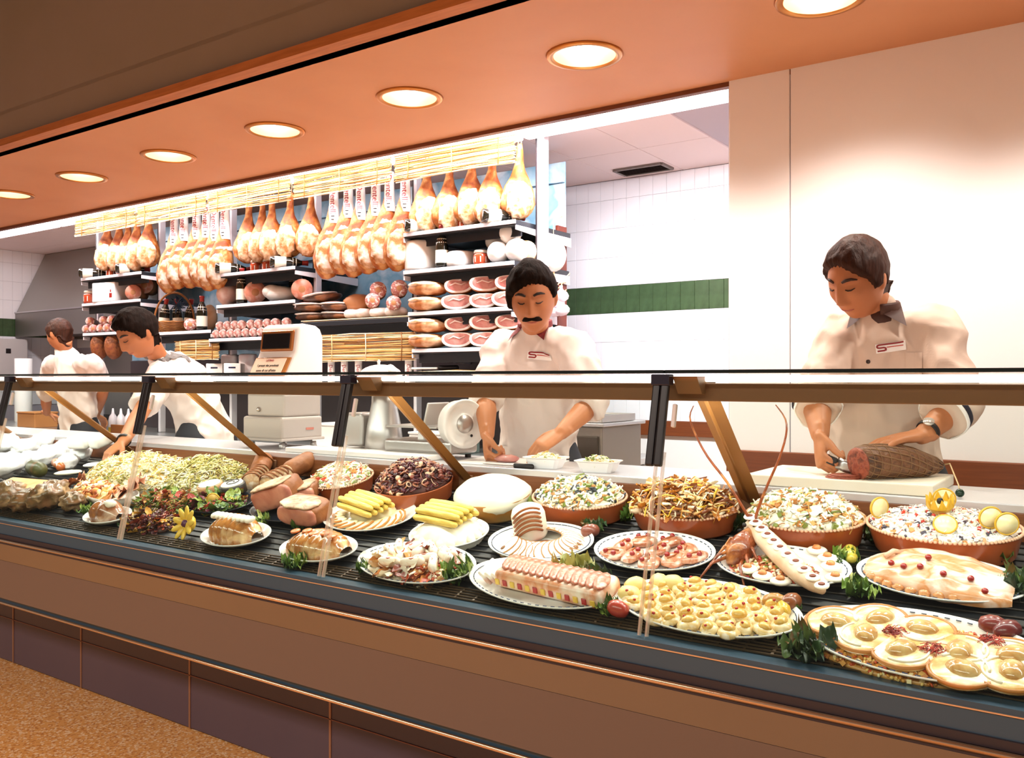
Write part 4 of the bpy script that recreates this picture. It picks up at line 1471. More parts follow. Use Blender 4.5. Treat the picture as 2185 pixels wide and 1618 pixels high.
r, M, a, b = platter(1157, 1258, 322, .5, 'long oval platter with a decorated terrine loaf', rz=-.10)
te = thing('terrine_loaf', 'long decorated fish terrine loaf with red and yellow side squares', 'terrine', M @ T(.05, 0, .004))
tl, tw, th = a * 1.45, b * .95, .05
obj('loaf', MB().add(rbox(tl, tw, th, .018, 4), T(0, 0, th / 2), sm=True), mat('terrine', '#f0d4b4', .35, c2='#fbf0e2', ns=14, c3='#d98a5c', coat=.3), te)
for k in range(13):
    x = tl * (k / 12 - .5) * .9
    obj('side_square', M_(f'side_square|{k % 2}', (lambda: MB().add(rbox(.015, .004, .017, .002, 1), sm=False)), mat('pimento', '#b0221a', .3) if k % 2 else mat('egg_yellow', '#e8c04a', .4)), None, te, T(x, -tw / 2 - .001, .022))
for k in range(14):
    obj('top_slice', M_('top_slice|', lambda: MB().add(ell(.020, tw * .42, .006, 12, 6, .15, 4)), mat('top_pink', '#f0cdbb', .35, c2='#fdf3ea', ns=30, c3='#c8603a')), None, te, T(tl * (k / 13 - .5) * .86, .004, th + .002, rz=.3, ry=.25))
for k in range(4):
    inst('terrine_slice', 'cut terrine slice leaning at the far end of long platter', 'terrine', M @ T(-a * .74 + k * .02, -.005 + .004 * k, .014, rz=.25, ry=.9 - .05 * k),
         [('slice', M_('slice|ter', lambda: MB().add(rbox(.05, .085, .010, .004), T(0, 0, .004), sm=True), mat('terr_slice', '#f4dcc8', .4, c2='#d98a6a', ns=20, c3='#fdf4ea')))], 'terrine slices on the long platter')

r, M, a, b = platter(1508, 1312, 396, .52, 'large oval platter crowded with yellow egg medallions', rz=-.06)
heap('egg_garnish', 'chopped amber aspic bed between the egg medallions', 'aspic', M @ T(0, 0, .003), a * .84, b * .82, .012, 260, [('cube', .012), ('blob', .014), ('strip', .022)], rnd('c6', '#e0a858', '#f6e2b0', '#b8702a', '#c8502a', '#f8ecc8', '#8a9a3f'), mat('c6b', '#d9b070', .4), seed=6)
for j in range(6):
    for i in range(9):
        x = (i - 4 + .5 * (j % 2)) * a * .205
        y = (j - 2.5) * b * .295
        if (x / (a * .86)) ** 2 + (y / (b * .84)) ** 2 > 1:
            continue
        inst('egg_medallion', 'small yellow egg medallion in rows on the large oval platter', 'egg', M @ T(x + R.uniform(-.003, .003), y + R.uniform(-.003, .003), .004 + .012, rz=R.uniform(0, 6), rx=R.uniform(-.3, .3), ry=R.uniform(-.25, .25), s=R.uniform(.85, 1.1)),
             [('egg_white', M_('egg_white|', lambda: MB().add(ell(.029, .024, .012, 14, 8, .14, 1)), mat('egg_white', '#f6e8c4', .3, c2='#fffaf0', ns=30, c3='#e0bc78', coat=.4))),
              ('yolk', M_('yolk|', lambda: MB().add(ell(.017, .014, .010, 12, 6), T(0, -.001, .010)), mat('yolk', '#cf9530', .3, c2='#f0cf78', ns=30, coat=.4))),
              ('pimento_dot', M_('pimento_dot|', lambda: MB().add(ell(.004, .004, .003, 8, 5), T(.006, -.008, .018)), mat('pimento', '#b0221a', .3)))], 'egg medallions on the large oval platter')
for i in range(4):
    p = onto([1345, 1358, 1408, 1440][i], [1287, 1268, 1262, 1264][i])
    one('boiled_potato', 'yellow boiled potato behind the egg platter, ' + ORD[i] + ' from the glass joint', 'potato', MB().add(ell(.03, .024, .02, 14, 8, .1, i), T(0, 0, .018)), mat('potato', '#e8cc78', .4, c2='#f4e2a4', ns=14), deckM(p, i, .006), 'potatoes behind the egg platter')

r, M, a, b = platter(1960, 1392, 545, .52, 'largest platter at the near corner with round aspic medallions', rz=-.08)
med = [(-.72, .12), (-.40, .45), (-.42, -.16), (.0, .34), (-.06, -.36), (.34, -.02), (.40, -.52), (.68, .12), (.72, -.36)]
for i, (x, y) in enumerate(med):
    inst('meat_medallion', 'round jelly-domed meat medallion on the near platter, ' + ORD[i] + ' counted from the egg platter', 'meat', M @ T(a * x, b * y, .010, rz=i),
         [('slice', M_('slice|med', lambda: MB().add(lathe([(.056, 0), (.060, .004), (.060, .010), (.052, .014), (0, .015)], 26)), mat('med_slice', '#d9a050', .3, c2='#fdf4de', ns=26, c3='#eccb8c', sharp=.14, coat=.4))),
          ('crust', M_('crust|', lambda: MB().add(tube([(.059 * math.cos(2 * PI * k / 26), .059 * math.sin(2 * PI * k / 26), .010) for k in range(26)], .0042, 6, closed=True)), mat('med_crust', '#b8742f', .4))),
          ('jelly_dome', M_('jelly_dome|', lambda: MB().add(ell(.032, .024, .016, 18, 8, .08, 2), T(.004, -.004, .013)), mat('med_jelly', '#b8742a', .15, c2='#f3dca0', ns=24, coat=.7))),
          ('swirl', M_('swirl|', lambda: MB().add(tube([(.045 * math.cos(t), .045 * math.sin(t), .015) for t in [.3 + .2 * k for k in range(14)]], .0028, 6)), c_cream))], 'round medallions on the near platter')
for i, (x, y) in enumerate([(-.20, .10), (.14, -.20), (.52, .36)]):
    heap('grated_radish', 'small heap of red grated radish between medallions, ' + ['nearer the egg platter', 'in the middle', 'by the frame edge'][i], 'garnish', M @ T(a * x, b * y, .008), .03, .024, .022, 60, [('thin', .02)],
         rnd('radish', '#a8241c', '#c8382a', '#7a1614', '#d9604a'), mat('radish_b', '#8a1c18', .4), 'grated radish heaps', seed=70 + i)
heap('chopped_aspic', 'chopped golden aspic scattered along the near platter edge', 'aspic', M @ T(-.02, -b * .05, .002), a * .93, b * .93, .010, 700, [('cube', .010), ('blob', .010)],
     rnd('c7', '#d9963f', '#f0c878', '#b8702a', '#f8e4b0', '#c8501f'), mat('c7b', '#c98f4a', .3), seed=7)

# ---- middle row
r, M, a, b = platter(1396, 1190, 260, .66, 'blue-dashed oval platter of glazed meat medallions with cherries')
for i, (x, y) in enumerate([(-.62, .1), (-.36, .5), (-.30, -.32), (.05, .12), (.12, .62), (.10, -.58), (.46, -.28), (.52, .30), (-.66, -.34), (.74, -.02)]):
    inst('glazed_medallion', 'glazed pale meat medallion topped with red cherry pieces', 'meat', M @ T(a * x * .92, b * y * .92, .012, rz=R.uniform(0, 6), rx=R.uniform(-.2, .2)),
         [('slice', M_('slice|gl', lambda: MB().add(ell(.040, .030, .013, 16, 8, .12, 6)), mat('gl_slice', '#e0b494', .3, c2='#f8e8d6', ns=30, c3='#b5653c', coat=.5))),
          ('cherry', M_('cherry|', lambda: MB().add(ell(.0075, .0075, .007, 10, 6), T(.010, -.016, .012)), mat('cherry', '#9c1a16', .15, coat=.6))),
          ('cherry', M_('cherry|', None, None), T(-.026, .006, .001)), ('herb_strip', M_('herb_strip|', lambda: MB().add(tube([(-.02, -.01, .011), (0, .0, .014), (.02, -.002, .012)], .003, 6)), mat('herb_brown', '#a85a2a', .4)))], 'glazed medallions on the dashed platter')

r, M, a, b = platter(2005, 1250, 372, .58, 'white oval platter with large fish-shaped salmon mousse', rz=-.06)
fs_ = thing('fish_mousse_shape', 'large fish-shaped pale mousse with ridged tail and cherries', 'mousse', M @ T(0, 0, .006))
vs, fs = [], []
m, q = 40, 20
for i in range(m + 1):
    u = i / m
    wd = b * .88 * (math.sin(PI * min(1, u * .82 + .07)) ** .6) * (1 if u < .8 else 1 + (u - .8) * .5)
    hh = .055 * (math.sin(PI * min(1, u * .85 + .1)) ** .5)
    for j in range(q + 1):
        t = PI * j / q
        rid = .0035 * math.cos(j * 2.2) * max(0, u - .5) * 2
        vs.append(((u - .5) * a * 1.72, -wd * math.cos(t) + .012 * math.sin(5 * u), (hh + rid) * math.sin(t) ** .8 + .005 * noise.noise(V((u * 8, j * .4, 0)))))
for i in range(m):
    for j in range(q):
        k = i * (q + 1) + j
        fs.append((k, k + q + 1, k + q + 2, k + 1))
obj('mousse_body', MB().add((vs, fs)), mat('salmon_mousse', '#f2dcc6', .3, c2='#fdf6ec', ns=12, c3='#cf8a52', coat=.4, stretch=(1, 2.2, 1)), fs_)
obj('eye_fold', MB().add(tube([(-a * .62, -b * .1, .050), (-a * .55, b * .12, .055), (-a * .48, b * .3, .044)], .006, 8)), mat('fold_pink', '#e8b89a', .3), fs_)
for x, y, z in ((-.52, -.28, .045), (-.36, -.36, .046), (-.16, -.38, .052), (.12, -.52, .050), (.42, -.5, .046), (.58, -.62, .028), (-.1, -.1, .062)):
    obj('cherry', MC['cherry|'], None, fs_, T(a * x - .01, b * y + .016, z - .012))
for i in range(13):
    t = -2.8 + 2.3 * i / 12
    one('jelly_rosette', 'brown jelly rosette along the front of the fish mousse', 'jelly', MB().add(ell(.013, .010, .009, 8, 5, .3, i)), mat('jelly_br', '#b5682f', .2, c2='#d9a068', ns=40, coat=.5), M @ T(a * .86 * math.cos(t), b * .84 * math.sin(t), .018), 'jelly rosettes by the fish mousse')

# ---- spiny lobster
r, M, a, b = platter(1669, 1222, 292, .6, 'oval platter carrying the spiny lobster', rz=-.05)
lb = thing('spiny_lobster', 'whole spiny lobster with long curved antennae and medallions along its tail', 'lobster', M @ T(0, 0, .012))
Mi = (M @ T(0, 0, .012)).inverted()
m_lob = mat('lobster_shell', '#a8501f', .3, c2='#d98a48', ns=18, c3='#7a3414', coat=.4, bump=(50, .5))


def lp(px, py, Y):
    return Mi @ at(px, py, Y)


p0, p1 = lp(1604, 1122, 2.22), lp(1668, 1185, 2.12)
p2, p3 = lp(1712, 1228, 2.05), lp(1756, 1262, 2.00)
obj('tail', MB().add(tube([p0, p0.lerp(p1, .5), p1, p1.lerp(p2, .5), p2, p2.lerp(p3, .6), p3], [.022, .026, .027, .026, .024, .018, .008], 14, ref=(0, 0, 1))), mat('tail_pale', '#f4e2cc', .35, c2='#e8b890', ns=20), lb)
for k in range(11):
    f = k / 10
    q = (p0.lerp(p1, f * 2) if f < .5 else p1.lerp(p3, f * 2 - 1))
    obj('tail_medallion', M_('tail_medallion|', lambda: MB().add(lathe([(.016, 0), (.017, .003), (.014, .006), (0, .0065)], 14)), mat('tailmed', '#fdf6ea', .35)), None, lb, Matrix.Translation(q + V((0, -.004, .024 - .010 * f))))
    obj('truffle_dot', M_('truffle_dot|', lambda: MB().add(ell(.0085, .0075, .003, 8, 5)), mat('truffle', '#7a3318', .4)), None, lb, Matrix.Translation(q + V((0, -.005, .031 - .010 * f))))
h0, h1 = lp(1606, 1135, 2.2), lp(1560, 1205, 2.12)
obj('head', MB().add(tube([h0, h0.lerp(h1, .35), h0.lerp(h1, .7), h1], [.018, .032, .036, .014], 16, ref=(0, 0, 1))), m_lob, lb)
for s in (-1, 1):
    e = h0.lerp(h1, .1) + V((.014 * s, 0, .026))
    obj('eye', MB().add(ell(.006, .006, .006, 8, 6)), m_blk, lb, Matrix.Translation(e))
for (k, pts) in enumerate(([(1606, 1122, 2.21), (1592, 1095, 2.20), (1552, 1030, 2.19), (1510, 975, 2.18), (1483, 925, 2.17), (1472, 890, 2.16), (1480, 866, 2.16)],
                           [(1610, 1118, 2.21), (1618, 1085, 2.20), (1640, 1030, 2.2), (1662, 980, 2.2), (1677, 930, 2.2), (1676, 895, 2.2), (1655, 864, 2.2)])):
    P = [lp(*q) for q in pts]
    fine = []
    for i in range(len(P) - 1):
        a0, a1, a2, a3 = P[max(i - 1, 0)], P[i], P[i + 1], P[min(i + 2, len(P) - 1)]
        for t in (0, .33, .66):
            fine.append(.5 * ((2 * a1) + (a2 - a0) * t + (2 * a0 - 5 * a1 + 4 * a2 - a3) * t * t + (3 * a1 - a0 - 3 * a2 + a3) * t ** 3))
    fine.append(P[-1])
    n = len(fine)
    obj('antenna', MB().add(tube(fine, [.0034 * (1 - i / n) ** .6 + .0008 for i in range(n)], 7)), m_lob, lb)
for k in range(8):
    q = h0.lerp(h1, .25 + .18 * (k // 2))
    s = -1 if k % 2 else 1
    d = V((.05 * s, -.02 - .01 * k, -.012))
    obj('leg', MB().add(tube([q + V((.02 * s, 0, 0)), q + d * .7 + V((0, 0, .018)), q + d * 1.3 + V((0, 0, -.018))], [.005, .004, .002], 7)), m_lob, lb)
for k, (px, py) in enumerate([(1598, 1235), (1630, 1250), (1668, 1262), (1775, 1230), (1785, 1255), (1745, 1195), (1768, 1212)]):
    o = onto(px, py)
    inst('lobster_canape', 'white lobster canape with orange topping, ' + ORD[k] + ' around the lobster', 'canape', deckM(o, 0, .026),
         [('base', M_('base|can', lambda: MB().add(ell(.026, .020, .008, 14, 6)), mat('canape', '#fbf4e6', .4))), ('topping', M_('topping|', lambda: MB().add(ell(.012, .010, .007, 10, 6, .3, 2), T(0, 0, .008)), mat('topping', '#c8602a', .3, c2='#e8b070', ns=50)))], 'canapes round the lobster')
heap('lobster_garnish', 'chopped orange and green garnish beneath the lobster', 'garnish', M @ T(-.02, -.01, .004), a * .66, b * .6, .022, 220, [('blob', .014), ('strip', .022), ('cube', .010)],
     rnd('c14', '#f4d8b0', '#d98a4a', '#a8502a', '#8a9a3f', '#fbeed8', '#c8382a'), mat('c14b', '#b8794a', .5), seed=14)

# ---- roast meats and dark platter
r, M, a, b = platter(470, 1082, 150, .6, 'dark platter of salad with orange slice behind the aspic loaf', marks=None, m=mat('dark_plate', '#1d2028', .25))
heap('mixed_salad', 'mixed green and red salad on dark platter', 'salad', M @ T(0, 0, .004), a * .8, b * .8, .028, 170, [('slice', .04), ('strip', .03), ('blob', .018)],
     rnd('c8', '#5f7a2a', '#8a9a3f', '#a8342a', '#3f5a24', '#d9b04a', '#6b2a3a'), mat('c8b', '#4a5a24', .5), seed=8)
lemon_o = inst('orange_slice', 'orange slice standing upright on the dark salad platter', 'orange', M @ T(.0, -.02, .034, rz=.5), [('peel', MC['peel|']), ('flesh', M_('flesh|o', lambda: MB().add(lathe([(.025, -.0025), (.025, .0025)], 24), T(rx=PI / 2)), mat('orange_flesh', '#c8983f', .3, c2='#e8c878', ns=40)))])
m_pink = mat('roast_pink', '#b5624f', .4, c2='#8f4438', ns=10, c3='#cf8a72', coat=.3)
m_crust = mat('roast_crust', '#7a4426', .5, c2='#a8683a', ns=12, bump=(30, .5))
r, M, a, b = platter(618, 1100, 168, .55, 'dark platter of carved roast beef with lettuce', marks=None, m=mat('dark_plate', '#1d2028', .25))
for i, (px, py, w_, h_, rz, lab) in enumerate([(603, 1066, .18, .095, .35, 'upper carved roast joint with white fat cap and pink face'), (650, 1100, .17, .075, .15, 'lower carved roast joint with brown crust'), (655, 1052, .11, .06, .5, 'rear roast piece behind the carved joints')]):
    o = onto(px, py + 26)
    inst('roast_joint', lab, 'meat', deckM(o, rz, .02) @ T(ry=[-.22, .12, -.1][i]),
         [('crust', M_(f'crust|{i}', lambda: MB().add(sell(w_ / 2, .06, h_ / 2, .5, .10, i + 2), T(0, .02, h_ / 2)), m_crust)), ('cut_face', M_(f'cut_face|r{i}', lambda: MB().add(sell(w_ * .45, .016, h_ * .43, .55, .10, i + 5), T(0, -.032, h_ / 2)), m_pink)),
          ('fat_cap', M_(f'fat_cap|{i}', lambda: MB().add(sell(w_ * .42, .05, .006, .6, .2, i), T(0, .0, h_ * .96)), mat('fat_cream', '#7a4828', .5, c2='#e0c4a0', ns=34)))], 'carved roast joints')
# stuffed rolls behind
for i, (px, py, rz) in enumerate([(560, 1015, .9), (625, 1018, .2)]):
    o = onto(px, py + 10)
    rr = thing('stuffed_roll', 'herb-crusted stuffed roll with pale slices, ' + ['nearer the pasta salad', 'nearer the seafood dish'][i], 'meat', deckM(o, rz, .01), 'stuffed rolls behind the roasts')
    obj('crust', MB().add(rtube([(0, 0, .038), (.02, .10, .040)], [.038, .040], 16)), m_crust, rr)
    for k in range(5):
        obj('slice', M_('slice|st', lambda: MB().add(lathe([(.034, -.004), (.0355, 0), (.034, .004)], 18), T(rx=PI / 2 - .25)), mat('st_slice', '#ecd8b8', .4, c2='#fbf2e0', ns=24, c3='#c99a68')), None, rr, T(-.010 * k, -.03 - .017 * k, .034 - .002 * k))
        obj('slice_crust', M_('slice_crust|', lambda: MB().add(tube([(.036 * math.cos(t), 0, .036 * math.sin(t)) for t in [2 * PI * q / 20 for q in range(20)]], .0036, 5, closed=True)), m_crust), None, rr, T(-.010 * k, -.028 - .017 * k, .035 - .002 * k, rx=.25))
heap('herb_crumbs', 'brown herb crumbs and cress around the stuffed rolls', 'garnish', deckM(onto(590, 1045), 0, .0), .11, .05, .025, 150, [('blob', .014), ('strip', .022)],
     rnd('c9', '#8a5a2a', '#b8783a', '#6b3f1c', '#5a6a2a', '#d9a868', '#7a1f24'), mat('c9b', '#6a4422', .5), seed=9)
# small terrines
for i, (px, py, m1, lab) in enumerate([(455, 1052, mat('ter_cream', '#f3ead8', .4), 'pale round pate in tan crust before the pasta heap'), (503, 1052, mat('ter_dark', '#2a2420', .4), 'dark-rimmed round pate with white swirl before the pasta heap')]):
    o = onto(px, py + 12)
    rr = thing('round_pate', lab, 'pate', deckM(o, 0, .02), 'round pates before the pasta heap')
    obj('pate_body', MB().add(lathe([(.046, 0), (.05, .006), (.05, .038), (.047, .04)], 26)), mat('pate_tan', '#b8875a', .5) if i == 0 else m1, rr)
    obj('pate_top', MB().add(lathe([(.044, .040), (.040, .046), (0, .048)], 26)), mat('pate_top', '#f6f0e4', .4), rr)
    if i:
        obj('swirl', MB().add(tube([((.008 + .0045 * t) * math.cos(t * 1.6), (.008 + .0045 * t) * math.sin(t * 1.6), .0485) for t in [.35 * k for k in range(18)]], .0018, 5)), mat('ter_dark', '#2a2420'), rr)

# ---- pasta and shredded salads (left half)
pas = rnd('c_pasta', '#f7ecc0', '#fbf4d8', '#e8cf80', '#f3e0a0', '#fffaf0', '#d9a848', '#f8eec8', '#a8a04a')
heap('pasta_salad', 'large pale pasta salad heap beside the reaching man\'s hand', 'salad', deckM(onto(300, 1026), .1, .0), .34, .16, .115, 950, [('strip', .034), ('ring', .022), ('thin', .045), ('blob', .018)], pas, c_cream, seed=31)
heap('noodle_salad', 'yellow-green noodle salad heap behind the round pates', 'salad', deckM(onto(445, 1030), -.1, .0), .25, .14, .10, 800, [('thin', .05), ('strip', .034), ('ring', .02)],
     rnd('c_noodle', '#efe0a0', '#d9c870', '#f7f0cc', '#b8a850', '#fbf6e0', '#8a8a3a', '#e8d890', '#7a5a24'), c_cream, seed=32)
heap('shredded_vegetables', 'green and brown shredded vegetables behind the carved flower', 'salad', deckM(onto(355, 1082), 0, .0), .16, .09, .05, 330, [('thin', .04), ('strip', .03), ('slice', .03)],
     rnd('c_veg', '#5f7a2a', '#7a5a2a', '#a8642f', '#8a9a3f', '#3f4a20', '#c98f4a', '#b03a2a'), mat('c_vegb', '#4a4020', .5), seed=33)
heap('pepper_salad', 'dark red and yellow pepper salad beside the carved flower', 'salad', deckM(onto(325, 1120), 0, .0), .13, .07, .04, 260, [('strip', .036), ('slice', .03), ('blob', .014)],
     rnd('c_pep', '#7a2a20', '#a8482a', '#4a2a1c', '#d9a03f', '#6b3a3a', '#8a6a30', '#5a1f28'), mat('c_pepb', '#4a281c', .5), seed=34)
heap('fried_pieces', 'golden fried pieces at the front of pasta salad', 'food', deckM(onto(205, 1058), 0, .01), .15, .07, .045, 170, [('blob', .036), ('strip', .04)],
     rnd('c_fry', '#c8702a', '#e8a850', '#f3d9a0', '#a8501f', '#f8e8c0'), mat('c_fryb', '#c98f4a', .5), seed=35)
# carved flower
fl = thing('carved_flower', 'yellow carved orange flower with purple centre at the front glass', 'garnish', deckM(onto(402, 1142), 0, .008) @ T(0, 0, .035, rx=1.0, rz=.0))
m_pet = mat('petal_yellow', '#e8b02a', .35, c2='#f6d860', ns=14)
for k in range(9):
    obj('petal', M_('petal|', lambda: MB().add(ell(.012, .030, .006, 12, 8), T(0, .034, .004, rx=.25)), m_pet), None, fl, T(rz=2 * PI * k / 9))
obj('centre', MB().add(ell(.017, .017, .012, 14, 8, .2, 1)), mat('purple', '#5a2044', .4), fl)
obj('under_bowl', MB().add(ell(.034, .034, .02, 16, 8), T(0, 0, -.012)), m_pet, fl)

# ---- cheeses, packets and cooked meats at the far end
m_wrap = mat('wrapped_white', '#f6f3f4', .25, c2='#fffdfd', ns=6, bump=(18, .6))
for i, (px, py, s) in enumerate([(18, 958, 1.5), (62, 962, 1.2), (100, 950, 1.3), (142, 968, 1.2), (178, 972, 1.0), (20, 1006, 1.5), (62, 986, 1.0), (112, 982, 1.3), (150, 992, 1.0)]):
    o = onto(px, py + 14)
    one('wrapped_cheese', 'wrapped white fresh cheese in the pile at the far case end', 'cheese', MB().add(ell(.062 * s, .05 * s, .038 * s, 22, 14, .34, i + 1, 12), T(0, 0, .036 * s)), m_wrap, deckM(o, i * .7, .012), 'wrapped white cheeses at the far case end')
for i, (px, py, w_, lab) in enumerate([(191, 945, .14, 'square white cheese block below the brace'), (228, 948, .07, 'small white cheese block nearest the reaching arm')]):
    o = onto(px, 988)
    one('cheese_block', lab, 'cheese', MB().add(rbox(w_, .10, .06, .016, 3), T(0, 0, .03), sm=True), m_cheese, deckM(o, .1, .085), 'white cheese blocks')
for i, (px, py, lab) in enumerate([(165, 955, 'tan-crusted pale terrine block under white cheese'), (128, 1000, 'orange-brown sausage chunk, upper one'), (140, 1003, 'orange-brown sausage chunk, lower one')]):
    o = onto(px, py + 8)
    one('terrine_block' if i == 0 else 'sausage_chunk', lab, 'meat', MB().add(rbox(.11, .07, .05, .01, 2), T(0, 0, .025), sm=False) if i == 0 else MB().add(rtube([(-.035, 0, .024), (.035, 0, .024)], .022, 12)), mat('terr_tan', '#c9935a', .5, c2='#a8642f', ns=9) if i == 0 else mat('sausage_or', '#b5521f', .3, c2='#d98a4a', ns=10, coat=.5), deckM(o, .2 - .5 * i, .02))
for i, (px, py, L, m1, lab) in enumerate([(150, 1020, .16, c_cream, 'long pale fish fillet lying across the far platters'), (205, 1003, .12, mat('fillet_grey', '#d9d4da', .3, c2='#f6f2f4', ns=10), 'silvery fish fillet beneath the reaching hand'), (115, 1042, .10, mat('dk_aub', '#1f2418', .25, c2='#4a5a2c', ns=9), 'dark green grilled aubergine slice')]):
    o = onto(px, py + 6)
    one('fish_fillet' if i < 2 else 'aubergine_slice', lab, 'fish' if i < 2 else 'vegetable', MB().add(ell(L / 2, .022, .010, 18, 8, .1, i), T(0, 0, .01)), m1, deckM(o, .35, .03))
ol = MB()
for k in range(16):
    ol.add(ell(.008, .008, .008, 8, 6), T(R.uniform(-.03, .03), R.uniform(-.02, .02), .008 + .01 * (k % 2)))
one('olive_heap', 'small heap of dark red olives among the white cheeses', 'olives', ol, mat('olive_red', '#5a1a28', .3, rnd=['#5a1a28', '#2a1420', '#8a2a3a', '#3a2a18']), deckM(onto(133, 975), 0, .05), None, 'stuff')
for i, (px, py, s, lab) in enumerate([(85, 1015, 1.0, 'green-brown stuffed cabbage roll at the far end'), (55, 1052, 1.3, 'flat orange-crusted pie at the far end')]):
    o = onto(px, py + 10)
    if i == 0:
        one('cabbage_roll', lab, 'food', MB().add(rtube([(-.05, 0, .038), (.05, 0, .038)], .036, 14)), mat('cabbage', '#5f5a2a', .4, c2='#8a4a24', ns=8, c3='#3f4420'), deckM(o, -.2, .02))
    else:
        pie = thing('flat_pie', lab, 'pie', deckM(o, .05, .03))
        obj('filling', MB().add(rbox(.36, .13, .012, .005), T(0, 0, .028), sm=False), mat('pie_or', '#d9893f', .35, c2='#f0c078', ns=10), pie)
        obj('crust', MB().add(rbox(.38, .15, .024, .006), T(0, 0, .012), sm=False), mat('pie_cr', '#f0dcb8', .5, c2='#d9b078', ns=10), pie)
m_clear = mat('wrapped_poultry', '#8a5c3c', .3, c2='#d9b088', ns=16, c3='#6a5030', coat=.3, bump=(14, .8))
for i, (px, py, s) in enumerate([(22, 1080, 1.3), (68, 1086, 1.0), (112, 1078, 1.2), (160, 1085, .8)]):
    o = onto(px, py)
    one('wrapped_poultry', 'glossy wrapped poultry piece along the front glass, ' + ORD[i] + ' from the frame edge', 'poultry', MB().add(ell(.08 * s, .06 * s, .045 * s, 26, 16, .38, i + 4, 13), T(0, 0, .034 * s)), m_clear, deckM(o, i, .004), 'wrapped poultry at the far front')
for i, (px, py) in enumerate([(165, 1050), (272, 1075), (285, 1062)]):
    o = onto(px, py)
    one('ham_slice', 'folded brown ham slice beside the pasta heap, ' + ORD[i] + ' from the frame edge', 'ham', MB().add(leafgrid(.13, .09, .5, .012, i), T(-.06, 0, 0)).add(leafgrid(.11, .08, .7, .012, i + 2), T(-.05, .01, .008)), mat('ham_slice', '#a8583a', .35, c2='#d9a078', ns=14), deckM(o, .6 * i, .035), 'folded ham slices')
tr = thing('plastic_tray', 'clear-rimmed white tray edge in front of pasta heap', 'tray', deckM(onto(245, 1068), .05, .0))
obj('tray_wall', MB().add(lathe([(.0, .002), (.95, .002), (1.0, .03), (1.02, .03), (.97, -.001), (0, -.001)], 36, False, sx=.15, sy=.06)), mat('tray_white', '#efe6dc', .3), tr)

# ---- leaf garnish between dishes
for (px, py, s, lab, m1) in [(630, 1210, .05, 'parsley sprigs before the low aspic mould', None), (775, 1220, .035, 'small green sprig between the aspic and antipasto platters', None), (975, 1238, .07, 'curly lettuce at the end of the antipasto platter', None),
                            (1225, 1228, .08, 'endive spray behind the terrine platter', mat('endive', '#a8a860', .45, rnd=['#d9d49a', '#b0a858', '#7a7a34', '#e8e2b4', '#8a7a3a'])), (1275, 1250, .06, 'dark leaf spray beside the endive', m_leafd),
                            (1305, 1310, .045, 'lettuce tuft with tomato by the glass joint', None), (1335, 1108, .05, 'yellow-green leaf between mushroom and cuttlefish dishes', None), (1265, 1140, .05, 'dark leaves behind the roulade ring', m_leafd),
                            (1575, 1130, .05, 'leaf at the lobster antennae', m_leafd), (1805, 1205, .05, 'lettuce between lobster and fish mousse', None), (1835, 1270, .05, 'green sprig below the lobster platter', None),
                            (1725, 1395, .07, 'dark parsley bunch between egg and medallion platters', m_leafd), (2170, 1265, .07, 'parsley at the tail of the fish mousse', m_leafd), (1870, 1150, .05, 'dark leaves between the two nearest terracotta dishes', m_leafd), (2105, 1195, .07, 'dark leaf bunch before the rice dish', m_leafd),
                            (1130, 1095, .06, 'brown-green leaves beside the mayonnaise salad', None), (560, 1120, .05, 'lettuce between dark salad platter and roast', None), (650, 1128, .06, 'lettuce in front of the roast joints', None), (1690, 1310, .03, 'small leaf among the little peppers', None),
                            (30, 1060, .06, 'dark leaf beneath the wrapped poultry', m_leafd), (190, 1098, .05, 'pale leaves beside the small ham mould', None), (270, 1130, .04, 'green leaf beside the pepper salad', m_leafd)]:
    garnish(px, py, s, lab, m1)
for i, (px, py, c) in enumerate([(1655, 1298, '#b5803a'), (1688, 1300, '#8a4a24'), (1672, 1306, '#e0b03a'), (1322, 1312, '#b03a2a'), (1262, 1142, '#8a4a3a'), (1816, 1192, '#d9c04a'), (2120, 1350, '#7a2a24'), (2150, 1362, '#6b2424')]):
    o = onto(px, py + 8)
    one('small_pepper' if i not in (5,) else 'gherkin', ['brown small pepper below the lobster platter', 'dark brown pepper below the lobster platter', 'yellow pepper sliver below the lobster platter', 'red tomato by the glass joint', 'red-brown plum behind the roulade ring', 'yellow gherkin between lobster and fish mousse', 'dark red radish behind the medallion platter', 'dark red radish nearest the frame edge'][i], 'vegetable',
        MB().add(rtube([(-.02, 0, .018), (.02, 0, .018)] if i in (2, 5) else [(-.008, 0, .02), (.008, 0, .022)], .016 if i in (2, 5) else .02, 12)), mat('veg' + c[1:], c, .3, coat=.4), deckM(o, i, .004))
# ================================================================ WORKTOP, MACHINES, BACK COUNTER GOODS
WZ = 1.0165
m_enam = mat('white_enamel', '#f1ece8', .3, coat=.3)
m_alu = mat('brushed_alu', '#c4beba', .32, .8)
m_tan = mat('tan_plastic', '#b5763c', .4)
